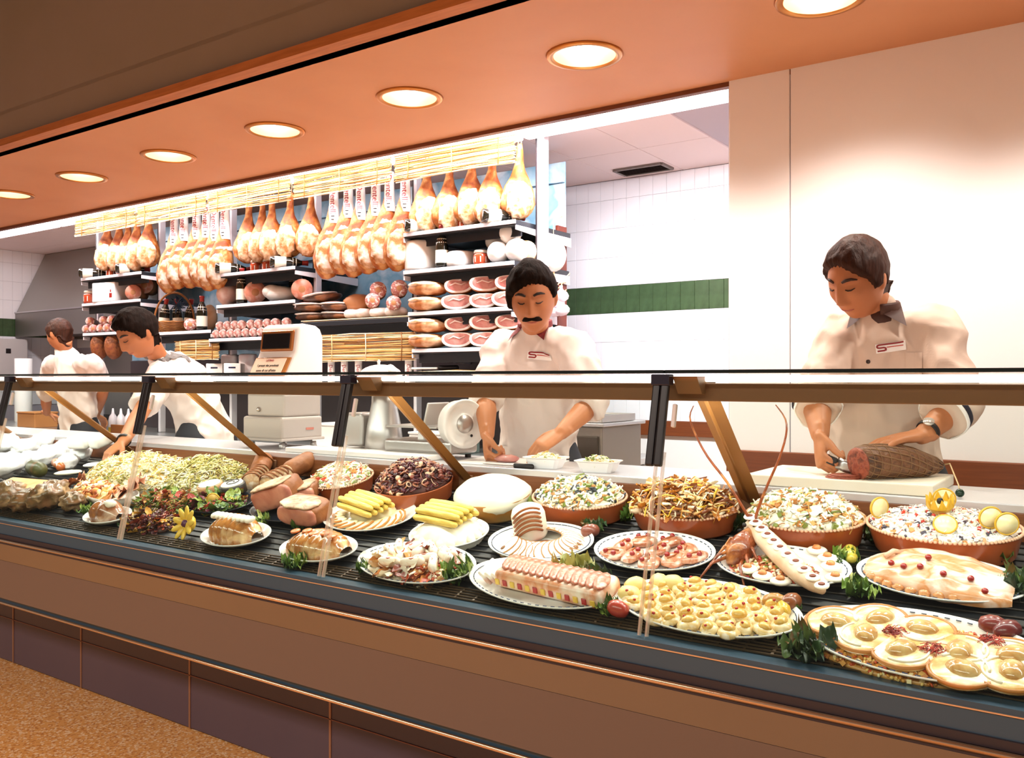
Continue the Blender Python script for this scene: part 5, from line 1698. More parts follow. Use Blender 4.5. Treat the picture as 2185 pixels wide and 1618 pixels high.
# weighing scale
sc_ = thing('weighing_scale', 'large white shop scale with dark display and tan price card', 'scale', V((-3.1, 2.66, WZ)))
S_ = lambda name, mb, m: obj(name, mb, m, sc_, None, True)
sx0, sx1 = -3.235, -2.975
S_('base', MB().add(rbox(.262, .235, .10, .012, 3), T((sx0 + sx1) / 2, 2.66, 1.105), sm=False), mat('scale_shaded_white', '#bdb0a8', .35, .1))  # lower scale is white too; its shading is put into this grey
S_('lower_body', MB().add(rbox(.245, .215, .10, .01, 3), T((sx0 + sx1) / 2, 2.668, 1.205), sm=False), mat('scale_shaded_white', '#bdb0a8', .35, .1))
S_('base_edge', MB().add(rbox(.275, .25, .012, .004), T((sx0 + sx1) / 2, 2.66, 1.055), sm=False), mat('scale_shaded_white', '#bdb0a8', .35, .1))
bm = bmesh.new()
prof = [(2.558, 1.255), (2.558, 1.30), (2.566, 1.325), (2.618, 1.42), (2.628, 1.44), (2.640, 1.535), (2.652, 1.556), (2.675, 1.566), (2.745, 1.560), (2.772, 1.545), (2.788, 1.51), (2.788, 1.255)]
pv, pf = profile_x(prof, sx0 + .004, sx1 - .004)
bvs = [bm.verts.new(p) for p in pv]
for f in pf:
    bm.faces.new([bvs[i] for i in f])
bmesh.ops.recalc_face_normals(bm, faces=bm.faces[:])
bmesh.ops.bevel(bm, geom=[e for e in bm.edges if abs(e.verts[0].co.x - e.verts[1].co.x) < 1e-6], offset=.014, segments=3, profile=.5, affect='EDGES')
bm.verts.index_update()
S_('head', MB().add(([v.co.copy() for v in bm.verts], [[v.index for v in f.verts] for f in bm.faces])), m_enam)
bm.free()


def slant(y0, z0, y1, z1):
    return math.atan2(y1 - y0, z1 - z0)


ag = slant(2.628, 1.44, 2.640, 1.535)
xc = (sx0 + sx1) / 2
fr = S_('display_frame', MB().add(rbox(.215, .016, .094, .012, 3), T(xc - .004, 2.634, 1.49, rx=-ag), sm=False), mat('copper_frame', '#b5703a', .3, .5))
obj('display_window', MB().add(rbox(.180, .006, .070, .003), T(xc - .004, 2.6255, 1.489, rx=-ag) if False else T(-.0 + (xc - .004) - sc_.location.x, 2.6255 - sc_.location.y, 1.489 - sc_.location.z, rx=-ag), sm=False), mat('display_dark', '#10121a', .12, coat=.5), fr)
ag2 = slant(2.566, 1.325, 2.618, 1.42)
cy, cz = 2.590, 1.372
card = S_('price_card', MB().add(rbox(.235, .006, .098, .003), T(xc, cy - .004, cz, rx=-ag2), sm=False), m_tan)
obj('card_face', MB().add(rbox(.205, .003, .080, .001), T(xc - sc_.location.x - .006, cy - .0085 - sc_.location.y, cz + .004 - sc_.location.z, rx=-ag2), sm=False), mat('card_paper', '#f4dcc4', .6), card)
for i, (s, dzv, sz, m1) in enumerate([('LISTINO', .026, .014, m_red), ('I prezzi dei prodotti', .004, .0175, m_blk), ("sono di cui all'etto", -.018, .0175, m_blk)]):
    y = cy - .0112 + dzv * math.tan(ag2)
    text('lettering', s, sz, m1, card, T(xc - sc_.location.x - .006, y - sc_.location.y, cz + .004 + dzv - sc_.location.z, rx=PI / 2 - ag2))
for dx in (-.10, .10):
    for dy in (-.09, .09):
        S_('foot', MB().add(cyl(.016, .024, 12, .012), T(xc + dx, 2.66 + dy, WZ)), m_alu)
S_('knob', MB().add(ell(.011, .008, .011, 10, 6), T(sx0 + .09, 2.556, 1.185)), m_alu)
S_('maker_plate', MB().add(box(.001, .045, .010), T(sx1 - .0005 + .003, 2.70, 1.10), sm=False), mat('plate_red', '#c87a6a', .4))

# slicer with round blade guard
pd = at(990, 905, 2.62)
sl = thing('meat_slicer', 'white meat slicer with round blade guard beside the moustached man', 'slicer', V((pd.x - .12, 2.64, WZ)))
s_ = lambda name, mb, m: obj(name, mb, m, sl, None, True)
Rn = Matrix.Translation(pd) @ Euler((0, PI / 2, -.36)).to_matrix().to_4x4()
s_('blade_guard', MB().add(lathe([(.02, -.06), (.07, -.06), (.088, -.045), (.092, .0), (.094, .008), (.088, .014), (.075, .006), (.045, .0), (.040, .006), (.0, .008)], 36), Rn), m_enam)
s_('hub', MB().add(lathe([(.036, .006), (.034, .012), (.012, .014), (0, .014)], 24), Rn), m_alu)
s_('slot_screw', MB().add(ell(.006, .006, .003, 8, 4), Rn @ T(.045, .03, .006)), m_blk)
s_('motor_base', MB().add(rbox(.34, .17, .05, .012, 3), T(pd.x - .19, 2.65, 1.060), sm=False), m_alu)
s_('carriage', MB().add(rbox(.26, .15, .008, .002), T(pd.x - .22, 2.64, 1.135), sm=False), m_alu)
s_('carriage_post', MB().add(rbox(.03, .03, .06, .004), T(pd.x - .22, 2.64, 1.105), sm=False), m_enam)
s_('pusher_plate', MB().add(rbox(.012, .13, .09, .004), T(pd.x - .15, 2.64, 1.185, ry=.25), sm=False), m_alu)
s_('arm', MB().add(rbox(.05, .05, .10, .01), T(pd.x - .05, 2.66, 1.11), sm=False), m_enam)
for dx in (-.33, -.05):
    for dy in (-.06, .06):
        s_('foot', MB().add(cyl(.012, .012, 10), T(pd.x + dx, 2.65 + dy, WZ)), m_blk)
# second machine: domed mincer
pm_ = at(812, 830, 2.68)
mc = thing('domed_mincer', 'white domed kitchen machine on steel body beside the slicer', 'machine', V((pm_.x, 2.68, WZ)))
s_ = lambda name, mb, m: obj(name, mb, m, mc, None, True)
s_('body', MB().add(lathe([(.075, 0), (.08, .01), (.07, .10), (.052, .19), (.05, .24)], 24), T(pm_.x + .02, 2.68, WZ + .012)), m_alu)
s_('dome', MB().add(ell(.10, .075, .045, 24, 12), T(pm_.x, 2.68, 1.335)).add(lathe([(.10, -.035), (.10, 0)], 24, False, sy=.75), T(pm_.x, 2.68, 1.335)), m_enam)
s_('spout', MB().add(tube([(pm_.x + .06, 2.67, 1.36), (pm_.x + .12, 2.65, 1.335), (pm_.x + .15, 2.64, 1.29)], [.022, .02, .016], 12)), m_enam)
s_('top_knob', MB().add(lathe([(.006, 0), (.006, .012), (.009, .02), (0, .026)], 12), T(pm_.x - .01, 2.68, 1.375)), m_enam)
s_('side_box', MB().add(rbox(.10, .12, .14, .012, 3), T(pm_.x - .10, 2.68, 1.11), sm=False), m_alu)
s_('base_plate', MB().add(rbox(.34, .18, .014, .004), T(pm_.x - .02, 2.68, WZ + .0075), sm=False), m_enam)
# boards
bx0, bx1 = xat(1592, 2.475), xat(1993, 2.475)
one('cutting_board', 'thick cream cutting board under the netted dried beef', 'board', MB().add(rbox(bx1 - bx0, .33, .03, .004), T(0, 0, .015), sm=False), mat('board_cream', '#f3e6cf', .5, c2='#f8f0e0', ns=5), T((bx0 + bx1) / 2, 2.632, WZ))
bx2, bx3 = xat(618, 2.49), xat(915, 2.49)
one('cutting_board', 'long white cutting board between scale and brace', 'board', MB().add(rbox(bx3 - bx2, .13, .02, .004), T(0, 0, .01), sm=False), mat('board_white', '#f6f3ef', .45), T((bx2 + bx3) / 2, 2.53, WZ))
one('paper_sheet', 'white wrapping paper sheet under the moustached man\'s hands', 'paper', MB().add(rbox(.36, .26, .004, .001), T(0, 0, .002), sm=False), m_paper, T(xat(1085, 2.62), 2.63, WZ, rz=.15))
one('ham_scrap', 'small pink meat cut on the paper by the moustached man', 'meat', MB().add(ell(.05, .035, .014, 14, 8, .15, 2), T(0, 0, .013)), m_cut, T(xat(1078, 2.58), 2.59, WZ + .0045))
# trays
m_foam = mat('foam_white', '#faf6f6', .5)
for i, (px, y) in enumerate([(1165, 2.535), (1277, 2.525)]):
    tz = thing('foam_tray', 'white foam tray of salad on the counter, ' + ['nearer the moustached man', 'nearer the slanting brace'][i], 'tray', T(xat(px, y), y, WZ, rz=.15), 'foam salad trays')
    vs, fs = [], []
    for (w2, d2, z) in ((.050, .032, 0), (.066, .046, .036), (.072, .052, .038), (.072, .052, .035), (.064, .044, .032), (.050, .032, .006)):
        vs += [(w2 * sx, d2 * sy, z) for sx, sy in ((-1, -.7), (-.8, -1), (.8, -1), (1, -.7), (1, .7), (.8, 1), (-.8, 1), (-1, .7))]
    for k in range(5):
        for j in range(8):
            fs.append((k * 8 + j, k * 8 + (j + 1) % 8, (k + 1) * 8 + (j + 1) % 8, (k + 1) * 8 + j))
    fs += [tuple(reversed(range(8))), tuple(range(40, 48))]
    obj('tray_shell', MB().add((vs, fs), sm=False), m_foam, tz)
    heap('tray_salad', 'creamy salad filling the foam tray ' + ['nearer the moustached man', 'nearer the slanting brace'][i], 'salad', T(xat(px, y), y, WZ + .02, rz=.15), .055, .036, .03, 110, [('strip', .022), ('blob', .012)],
         rnd('c_tray', '#fdf8ea', '#f4e6b8', '#d9b048', '#8a9a3f', '#fbf6e4'), c_cream, 'salads in foam trays', seed=50 + i)
kn = thing('counter_knife', 'knife with black handle lying before the nearer foam tray', 'knife', T(xat(1118, 2.48), 2.478, WZ, rz=.05))
obj('handle', MB().add(rtube([(-.035, 0, .007), (.035, 0, .007)], [(.009, .006)] * 2, 10)), m_blk, kn)
obj('blade', MB().add(prism([(-.17, .004), (-.035, .010), (-.035, -.008), (-.15, -.006)], .002, .006), sm=False), m_steel, kn)
# netted dried beef
pm0, pm1 = at(1838, 984, 2.55), at(2012, 990, 2.60)
bz = WZ + .03
bf = thing('dried_beef', 'netted brown dried beef with red cut face on the cream board', 'meat', V((pm0.x, 2.55, bz)))
c0 = V((xat(1832, 2.51), 2.51, bz + .047))
c1 = V((xat(2008, 2.73), 2.73, bz + .03))
rr = [.044, .047, .048, .047, .042, .034, .022, .010]
pts = [c0.lerp(c1, t) + V((0, 0, -.0)) for t in (0, .08, .25, .45, .62, .78, .92, 1.0)]
fix = []
for q, r in zip(pts, rr):
    fix.append(V((q.x, q.y, bz + r * .98 if r > .03 else q.z)))
obj('beef_log', MB().add(tube(fix, rr, 24, ref=(0, 0, 1))), mat('beef_brown', '#5a3422', .5, c2='#3a2016', ns=14, c3='#7f5236', stretch=(.5, 2, 2), bump=(30, .8)), bf, None, True)
d0 = (fix[1] - fix[0]).normalized()
Mf = Matrix.Translation(fix[0]) @ d0.to_track_quat('-Z', 'Y').to_matrix().to_4x4()
obj('cut_face', MB().add(lathe([(.044, -.001), (.0425, .004), (.03, .006), (0, .006)], 28), Mf), mat('beef_face', '#8a3422', .5, c2='#5f2014', ns=60, c3='#a8543a', bump=(90, .4)), bf, None, True)
nt_ = MB()
sn_ = V((-d0.y, d0.x, 0)).normalized()
for k in range(16):
    a = 2 * PI * k / 16
    for sg in (1,):
        nt_.add(tube([q + sn_ * (math.cos(a + sg * .25 * i) * (r + .0008)) + V((0, 0, math.sin(a + sg * .25 * i) * (r + .0008))) for i, (q, r) in enumerate(zip(fix, rr))], .0016, 5))
for k in range(9):
    t = .1 + .09 * k
    f = t * 7
    i = min(int(f), 6)
    q, r = fix[i].lerp(fix[i + 1], f - i), rr[i] + (rr[i + 1] - rr[i]) * (f - i)
    nt_.add(tube([q + sn_ * (math.cos(a) * (r + .001)) + V((0, 0, math.sin(a) * (r + .001))) for a in [2 * PI * j / 20 for j in range(20)]], .0011, 4, closed=True))
obj('net', nt_, mat('net_string', '#8a6444', .6), bf, None, True)
pt = at(2048, 1042, 2.505)
obj('string_tail', MB().add(tube([fix[-1], fix[-1] + V((.025, -.02, .008)), V((pt.x - .004, pt.y + .01, WZ + .03)), V((pt.x, pt.y, WZ + .016))], .0018, 6)), m_string, bf, None, True)
obj('green_seal', MB().add(ell(.011, .009, .011, 14, 8), T(pt.x, pt.y, WZ + .0115)), mat('seal_green', '#12301f', .3), bf, None, True)
ps = at(1800, 1018, 2.515)
for k in range(3):
    one('beef_slice', 'thin round beef slice lying before the cut face, ' + ['lowest', 'middle', 'topmost'][k] + ' of three', 'meat', MB().add(lathe([(.048, 0), (.049, .0015), (.047, .003), (0, .003)], 26, sx=1.0, sy=.8)), MATS['beef_face'], T(ps.x + .004 * k, ps.y + .006 * k, bz + .0005 + .0034 * k, rz=.4 * k), 'sliced beef on the board')
# steel cabinet behind the moustached man
cbn = thing('steel_cabinet', 'low steel cabinet behind the moustached man with tray on top', 'cabinet', V((-1.99, 3.385, 0)))
obj('cabinet_body', MB().add(rbox(.43, .36, 1.12, .006), T(-1.99, 3.385, .56), sm=False), mat('cab_steel', '#8f857c', .38, .6, stretch=(40, 40, 1), bump=(12, .1)), cbn, None, True)
obj('cabinet_top', MB().add(rbox(.46, .39, .014, .003), T(-1.99, 3.385, 1.128), sm=False), m_steel, cbn, None, True)
obj('front_door', MB().add(rbox(.40, .012, 1.0, .004), T(-1.99, 3.20, .58), sm=False), mat('cab_dark', '#4a4038', .4, .4), cbn, None, True)
stt = thing('steel_tray', 'shallow steel tray with knives on the low cabinet', 'tray', V((-1.97, 3.38, 1.135)))
obj('tray_base', MB().add(rbox(.36, .30, .006, .002), T(0, 0, .004), sm=False), m_alu, stt)
for a, b, c, d in ((0, .15, .36, .006), (0, -.15, .36, .006), (.18, 0, .006, .3), (-.18, 0, .006, .3)):
    obj('tray_side', MB().add(box(c, d, .03), T(a, b, .018), sm=False), m_alu, stt)
for k in range(2):
    q = thing('tray_knife', 'black-handled knife in the steel tray, ' + ('front one' if k == 0 else 'rear one'), 'knife', T(-1.96, 3.32 + .09 * k, 1.146, rz=.2 * k))
    obj('handle', MB().add(rtube([(.02, 0, .008), (.12, 0, .008)], [(.010, .007)] * 2, 10)), m_blk, q)
    obj('blade', MB().add(prism([(-.14, 0), (.015, .012), (.015, -.010)], .002, .006), sm=False), m_steel, q)
# extra low shelves with goods
shelf('3d', bx(447), bx(540), 1.345, 'small low shelf of cartons beside the big scale', edge=False)
shelf('1e', bx(872), bx(1048), 1.352, 'low straw-topped shelf behind the moustached man', edge=False)
ms = MB()
L = SHELF['1e'][1] - SHELF['1e'][0]
for k in range(26):
    y = .01 + k * .017
    ms.add(tube([(-L / 2, y, .006), (0, y + R.uniform(-.02, .02), .010 + R.uniform(0, .008)), (L / 2, y, .006)], .005, 5))
one('straw_mat', 'loose straw layer on the lowest shelf by the moustached man', 'mat', ms, m_straw, T((SHELF['1e'][0] + SHELF['1e'][1]) / 2, 3.92, 1.352), None, 'stuff')
q = thing('sharpening_steel', 'white-bladed tool with black handle lying on straw', 'tool', T(*sp('1e', 918, .06, .024), rz=FACE - .2))
obj('handle', MB().add(rtube([(.06, 0, .01), (.16, 0, .01)], [.013, .016], 10)), m_blk, q)
obj('blade', MB().add(rbox(.16, .05, .012, .004), T(-.03, 0, .006), sm=False), m_enam, q)
for i, (px, lab) in enumerate([(462, 'nearer the reaching man'), (500, 'nearer the scale')]):
    c = thing('print_carton', 'white carton with dark print on the small low shelf, ' + lab, 'carton', T(*sp('3d', px, .08), rz=FACE))
    obj('carton_body', MB().add(rbox(.12, .10, .085, .006), T(0, 0, .043), sm=False), m_paper, c)
    obj('print', MB().add(box(.05, .001, .012), T(0, -.0505, .055), sm=False), mat('print_blue', '#2a2c4a', .5), c)
    solid('pink_packet', 'pale pink wrapped packet standing behind the carton ' + lab, 'packet', '3d', px + 30, .20, MB().add(rbox(.12, .10, .155, .02, 3), T(0, 0, .078), sm=True), mat('pinkwrap', '#efd3d3', .25, c2='#d99a9a', ns=9, c3='#fbf4f4'), group='pink packets behind cartons')
# back counter goods
BZ = .9008
for i, px in enumerate([241, 258, 274, 289]):
    b_ = thing('sauce_bottle', 'clear plastic bottle with yellow sauce behind the brace, ' + ORD[i] + ' from the far end', 'bottle', T(xat(px, 3.86), 3.86, BZ), 'sauce bottles on the back counter')
    obj('bottle_body', MB().add(lathe([(.030, 0), (.034, .004), (.034, .10), (.026, .13), (.012, .15), (.006, .19), (0, .192)], 16)), mat('clear_plastic', '#efe4ea', .2, coat=.3), b_)
    obj('sauce', MB().add(lathe([(.0345, .006), (.0345, .045)], 16, False)), mat('mustard', '#c8a02a', .3), b_)
one('bottle_rack', 'brown wooden crate before the sauce bottles', 'crate', MB().add(rbox(.34, .02, .07, .003), T(0, 0, .035), sm=False), mat('crate_wood', '#9c5a2a', .5), T(xat(265, 3.80), 3.80, BZ, rz=0))
for i, (px, py, w_, h_, d_, c, lab) in enumerate([(715, 3.9, .20, .13, .2, '#f2eeee', 'white packing box on the back counter beside the scale'), (930, 3.95, .24, .10, .2, '#d9d2cf', 'grey steel container on the back counter behind the slicer'),
                                                  (985, 3.92, .14, .16, .16, '#3f4a44', 'dark green box on the back counter behind the slicer disc'), (80, 3.95, .3, .12, .2, '#b87a45', 'wooden drawer block on the back counter at the far end')]):
    b_ = thing('storage_box', lab, 'box', T(xat(px, py), py, BZ))
    obj('box_body', MB().add(rbox(w_, d_, h_, .006), T(0, 0, h_ / 2), sm=False), mat('bx' + c[1:], c, .45), b_)
    obj('box_lid', MB().add(rbox(w_ + .01, d_ + .01, .014, .004), T(0, 0, h_ + .007), sm=False), mat('bx' + c[1:], c, .45), b_)
eb = thing('electrical_box', 'grey wall box with small dark window at the far left wall', 'box', V((-9.80, 4.60, 1.365)))
obj('box_body', MB().add(rbox(.16, .36, .38, .006), T(.075, 0, .19), sm=False), mat('box_grey', '#c9c4c2', .45), eb)
obj('dark_window', MB().add(rbox(.004, .05, .05, .001), T(.157, -.02, .25), sm=False), m_blk, eb)
ps = at(50, 780, 4.35)
rl = thing('paper_roll', 'white upright paper roll beside the grey wall box', 'roll', V((ps.x, 4.35, BZ)))
obj('roll', MB().add(lathe([(.02, 0), (.075, 0), (.078, .006), (.078, .62), (.02, .62)], 24)), m_paper, rl)
obj('core', MB().add(lathe([(.02, 0), (.02, .622)], 14, False)), m_tan, rl)
# kitchen rack behind the far man
rk = thing('utensil_rack', 'dark hob and steel utensils beneath the extractor hood', 'hob', V((-8.3, 4.9, 0)))
obj('hob_body', MB().add(rbox(1.6, .62, .92, .01), T(0, .1, .46), sm=False), mat('hob_dark', '#5a5048', .5), rk)
obj('back_panel', MB().add(rbox(1.6, .03, .75, .004), T(0, .44, 1.30), sm=False), m_hood, rk)
obj('grate', MB().add(rbox(1.2, .4, .03, .006), T(0, .05, .935), sm=False), m_blk, rk)
# ================================================================ PEOPLE
from mathutils.bvhtree import BVHTree
m_skin = mat('skin_tan', '#b9744a', .5, c2='#c48056', ns=5, sss=.08)
m_hair = mat('hair_dark', '#20140f', .8, c2='#120b08', ns=40, stretch=(1, 1, .25), bump=(70, .6), spec=.1)
m_hairb = mat('hair_brown', '#43200f', .6, c2='#2a1309', ns=40, stretch=(1, 1, .25), bump=(70, .6), spec=.25)
m_brow = mat('brow_dark', '#24150f', .6)
m_lip = mat('lip', '#a85848', .45)
m_eye = mat('eye_white', '#e8ddd2', .3)
m_trou = mat('trousers_dark', '#23242c', .7)
m_shoe = mat('shoe_black', '#17151a', .4)


def g(x, s):
    return math.exp(-(x / s) ** 2)


def face_pt(az, el):
    x, y, z = .076 * math.sin(az) * math.cos(el), -.097 * math.cos(az) * math.cos(el), .120 * math.sin(el)
    if z < 0:
        k = -z / .12
        x *= 1 - .26 * k ** 1.7
        y *= (1 - .55 * k) if y > 0 else (1 - .04 * k)
    else:
        if y > 0:
            y *= 1.06
    if y < -.01:
        w = min(1, (-.01 - y) / .04)
        d = 0.0
        if -.046 < z < .034:
            t = (.034 - z) / .066
            hgt = .004 + .021 * t ** 1.2 if z > -.032 else .024 * max(0, (z + .046) / .014)
            d += hgt * g(x, .0085 + .006 * t)
        d += .010 * g(z + .034, .008) * g(abs(x) - .013, .007) * .6
        d -= .011 * g(abs(x) - .031, .017) * g(z - .017, .011)
        d += .007 * g(abs(x) - .031, .012) * g(z - .013, .008)
        d += .005 * g(z - .036, .008) * g(abs(x) - .03, .024)
        d += .005 * g(abs(x) - .045, .018) * g(z + .015, .016)
        d += .008 * g(x, .022) * g(z + .060, .010)
        d -= .005 * g(x, .024) * g(z + .0605, .0028)
        d -= .004 * g(x, .020) * g(z + .077, .006)
        d += .009 * g(x, .020) * g(z + .098, .014)
        y -= d * w
    return V((x, y, z))


def fy(x, z):
    el = math.asin(z / .12)
    k = max(0, -z / .12)
    return face_pt(math.asin(max(-1, min(1, x / (.076 * math.cos(el) * (1 - .26 * k ** 1.7))))), el).y


def grid_head(nu, nv, fn):
    vs, fs = [fn(0, -PI / 2)], []
    for i in range(1, nv):
        e = -PI / 2 + PI * i / nv
        for k in range(nu):
            vs.append(fn(-PI + 2 * PI * k / nu, e))
    vs.append(fn(0, PI / 2))
    for k in range(nu):
        fs.append((0, 1 + (k + 1) % nu, 1 + k))
        t = 1 + (nv - 2) * nu
        fs.append((len(vs) - 1, t + k, t + (k + 1) % nu))
    for i in range(nv - 2):
        for k in range(nu):
            a, b = 1 + i * nu + k, 1 + i * nu + (k + 1) % nu
            fs.append((a, b, b + nu, a + nu))
    return vs, fs


def hairfn(thick, fringe, low, side, sweep=0.0):
    pts = [(0, .070 - fringe), (.45, .064 - fringe * .8), (.80, .050), (1.05, .030), (1.22, -.012 - side), (1.42, -.020 - side), (1.6, .010 - side), (1.9, -.04), (2.3, -.085 - low), (PI, -.092 - low)]

    def line(az):
        a = abs(az)
        for (a0, z0), (a1, z1) in zip(pts[:-1], pts[1:]):
            if a <= a1:
                return z0 + (z1 - z0) * (a - a0) / (a1 - a0)
        return pts[-1][1]

    def fn(az, el):
        p = face_pt(az, el)
        if p.y > 0 and p.z < -.03:
            p.y = max(p.y, .062)
        e = p.z - line(az + .06 * math.sin(3 * az)) + sweep * p.x + .006 * noise.noise(V((az * 9, 0, 0)))
        k = max(0, min(1, (e + .004) / .022))
        k = k * k * (3 - 2 * k)
        n = p.normalized()
        t = thick * (.55 + .45 * max(0, min(1, (p.z + .03) / .09)) + .35 * noise.noise(V((p.x * 22, p.y * 14, p.z * 8 + side * 90))) + .22 * noise.noise(p * 45))
        return p * (1 + (-.007 + (t + .007) * k) / p.length)
    return fn


def hand(mb, W, D, P, side, curls, s=1.0, thumb=(.55, .75, .35), spread=.0):
    D = D.normalized()
    P = (P - D * P.dot(D)).normalized()
    S = D.cross(P) * side
    mb.add(rtube([W - D * .03, W, W + D * .03 * s, W + D * .06 * s, W + D * .086 * s], [(.026 * s, .020 * s), (.027 * s, .019 * s), (.036 * s, .0175 * s), (.040 * s, .016 * s), (.039 * s, .013 * s)], 14, ref=S))
    for i, (ln, off) in enumerate([(1.0, .029), (1.1, .0095), (1.02, -.0105), (.8, -.0295)]):
        p = W + D * (.084 - .006 * (i == 3) - .003 * (i == 0)) * s + S * off * s
        a = 0
        pts = [p - D * .012]
        pts.append(p)
        for j, sg in enumerate((.043, .027, .021)):
            a += curls[i][j] if isinstance(curls[i], (tuple, list)) else curls[i]
            d = (D + S * spread * off * 12) * math.cos(a) + P * math.sin(a)
            p = p + d.normalized() * sg * ln * s
            pts.append(p)
        mb.add(rtube(pts, [.0095 * s, .0095 * s, .0088 * s, .008 * s, .0066 * s], 9))
    b = W + D * .022 * s + S * .026 * s
    d = (D * thumb[0] + S * thumb[1] + P * thumb[2]).normalized()
    d2 = (d * .75 + D * .6 + P * .3).normalized()
    mb.add(rtube([b - d * .012, b + d * .03 * s, b + d * .03 * s + d2 * .03 * s, b + d * .03 * s + d2 * .03 * s + (d2 + P * .35).normalized() * .024 * s], [.014 * s, .0125 * s, .0105 * s, .008 * s], 10))


def headM(c, f, up, s=1.0):
    f = f.normalized()
    y = -f
    z = (up - y * up.dot(y)).normalized()
    x = y.cross(z)
    return Matrix(((x.x, y.x, z.x, c.x), (x.y, y.y, z.y, c.y), (x.z, y.z, z.z, c.z), (0, 0, 0, 1))) @ Matrix.Scale(s, 4)


def mesh_off(me, off):
    me.transform(Matrix.Translation(-off))
    return me


def cloth(mb, voxel, amp, seed, stretch=(1, 1, 1), smooth=6):
    me = remesh(mb, voxel, smooth, .6)
    n = len(me.vertices)
    co = [0.0] * (3 * n)
    me.vertices.foreach_get('co', co)
    no = [0.0] * (3 * n)
    me.vertex_normals.foreach_get('vector', no)
    o = V((seed, -seed, seed * .3))
    for i in range(n):
        p = V(co[3 * i:3 * i + 3])
        q = V((p.x * stretch[0] + p.z * .9, p.y * stretch[1], p.z * stretch[2] - p.x * .7))
        d1 = 1 - abs(noise.noise(q * 7 + o)) * 2.8
        d2 = 1 - abs(noise.noise(V((q.z, q.x * .6, q.y)) * 13 - o)) * 2.4
        d = (max(d1, -.4) * .75 + max(d2, -.4) * .4 - .35) * amp
        for k in range(3):
            co[3 * i + k] += no[3 * i + k] * d
    me.vertices.foreach_set('co', co)
    me.update()
    return me


def bvh_of(me):
    return BVHTree.FromPolygons([v.co.copy() for v in me.vertices], [tuple(p.vertices) for p in me.polygons])


EYE = V((0, 0, H))


def hit(bv, px, py):
    d = (at(px, py, 1.0) - EYE).normalized()
    loc, nrm, _, _ = bv.ray_cast(EYE, d)
    return loc, nrm


def snapped(bv, vf, M, off):
    vs = []
    for p in vf[0]:
        q = M @ V(p)
        loc, nrm, _, _ = bv.find_nearest(q)
        vs.append(loc + nrm * (off + p[2] if len(p) > 2 else off))
    return vs, vf[1]


def strip2d(pts, w):
    """a flat band of width w along 2-D points, subdivided"""
    P = []
    for a, b in zip(pts[:-1], pts[1:]):
        for k in range(6):
            P.append((a[0] + (b[0] - a[0]) * k / 6, a[1] + (b[1] - a[1]) * k / 6))
    P.append(pts[-1])
    vs, fs = [], []
    for i, p in enumerate(P):
        q0, q1 = P[max(i - 1, 0)], P[min(i + 1, len(P) - 1)]
        tx, ty = q1[0] - q0[0], q1[1] - q0[1]
        l = math.hypot(tx, ty) or 1
        vs += [(p[0] - ty / l * w / 2, p[1] + tx / l * w / 2, 0), (p[0] + ty / l * w / 2, p[1] - tx / l * w / 2, 0)]
    for i in range(len(P) - 1):
        fs.append((2 * i, 2 * i + 1, 2 * i + 3, 2 * i + 2))
    return vs, fs


def logo(bv, px, py, wpx, tiltv, parent):
    c, n = hit(bv, px, py)
    e, _ = hit(bv, px + 4, py - 4 * tiltv)
    x = (e - c).normalized()
    z = n
    y = z.cross(x).normalized()
    x = y.cross(z)
    s = (hit(bv, px + wpx / 2, py)[0] - hit(bv, px - wpx / 2, py)[0]).length
    M = Matrix(((x.x, y.x, z.x, c.x), (x.y, y.y, z.y, c.y), (x.z, y.z, z.z, c.z), (0, 0, 0, 1))) @ Matrix.Scale(s, 4)
    white = MB().add(snapped(bv, strip2d([(-.56, -.02), (.56, -.02)], .36), M, .0045))
    a = obj('logo_patch', white, m_paper, parent, None, True)
    lg = MB().add(snapped(bv, strip2d([(.5, .12), (-.42, .12), (-.485, .10), (-.5, .06), (-.485, .02), (-.42, 0), (-.24, 0), (-.19, -.02), (-.175, -.06), (-.19, -.10), (-.24, -.12), (-.5, -.12)], .062), M, .0062))
    obj('logo', lg, mat('logo_red', '#8c0f14', .5), a)['label'] = 'dark red S logo drawn out into a long bar'
    o = obj('logo_line', MB().add(snapped(bv, strip2d([(-.14, 0.0), (.48, .0)], .035), M, .0062)), mat('logo_orange', '#c8402a', .5), a)
    for q in (bpy.data.objects[o.name], a.children[0]):
        pass
    for ch in a.children:
        ch.data.transform(Matrix.Translation(-parent.location))
    return a


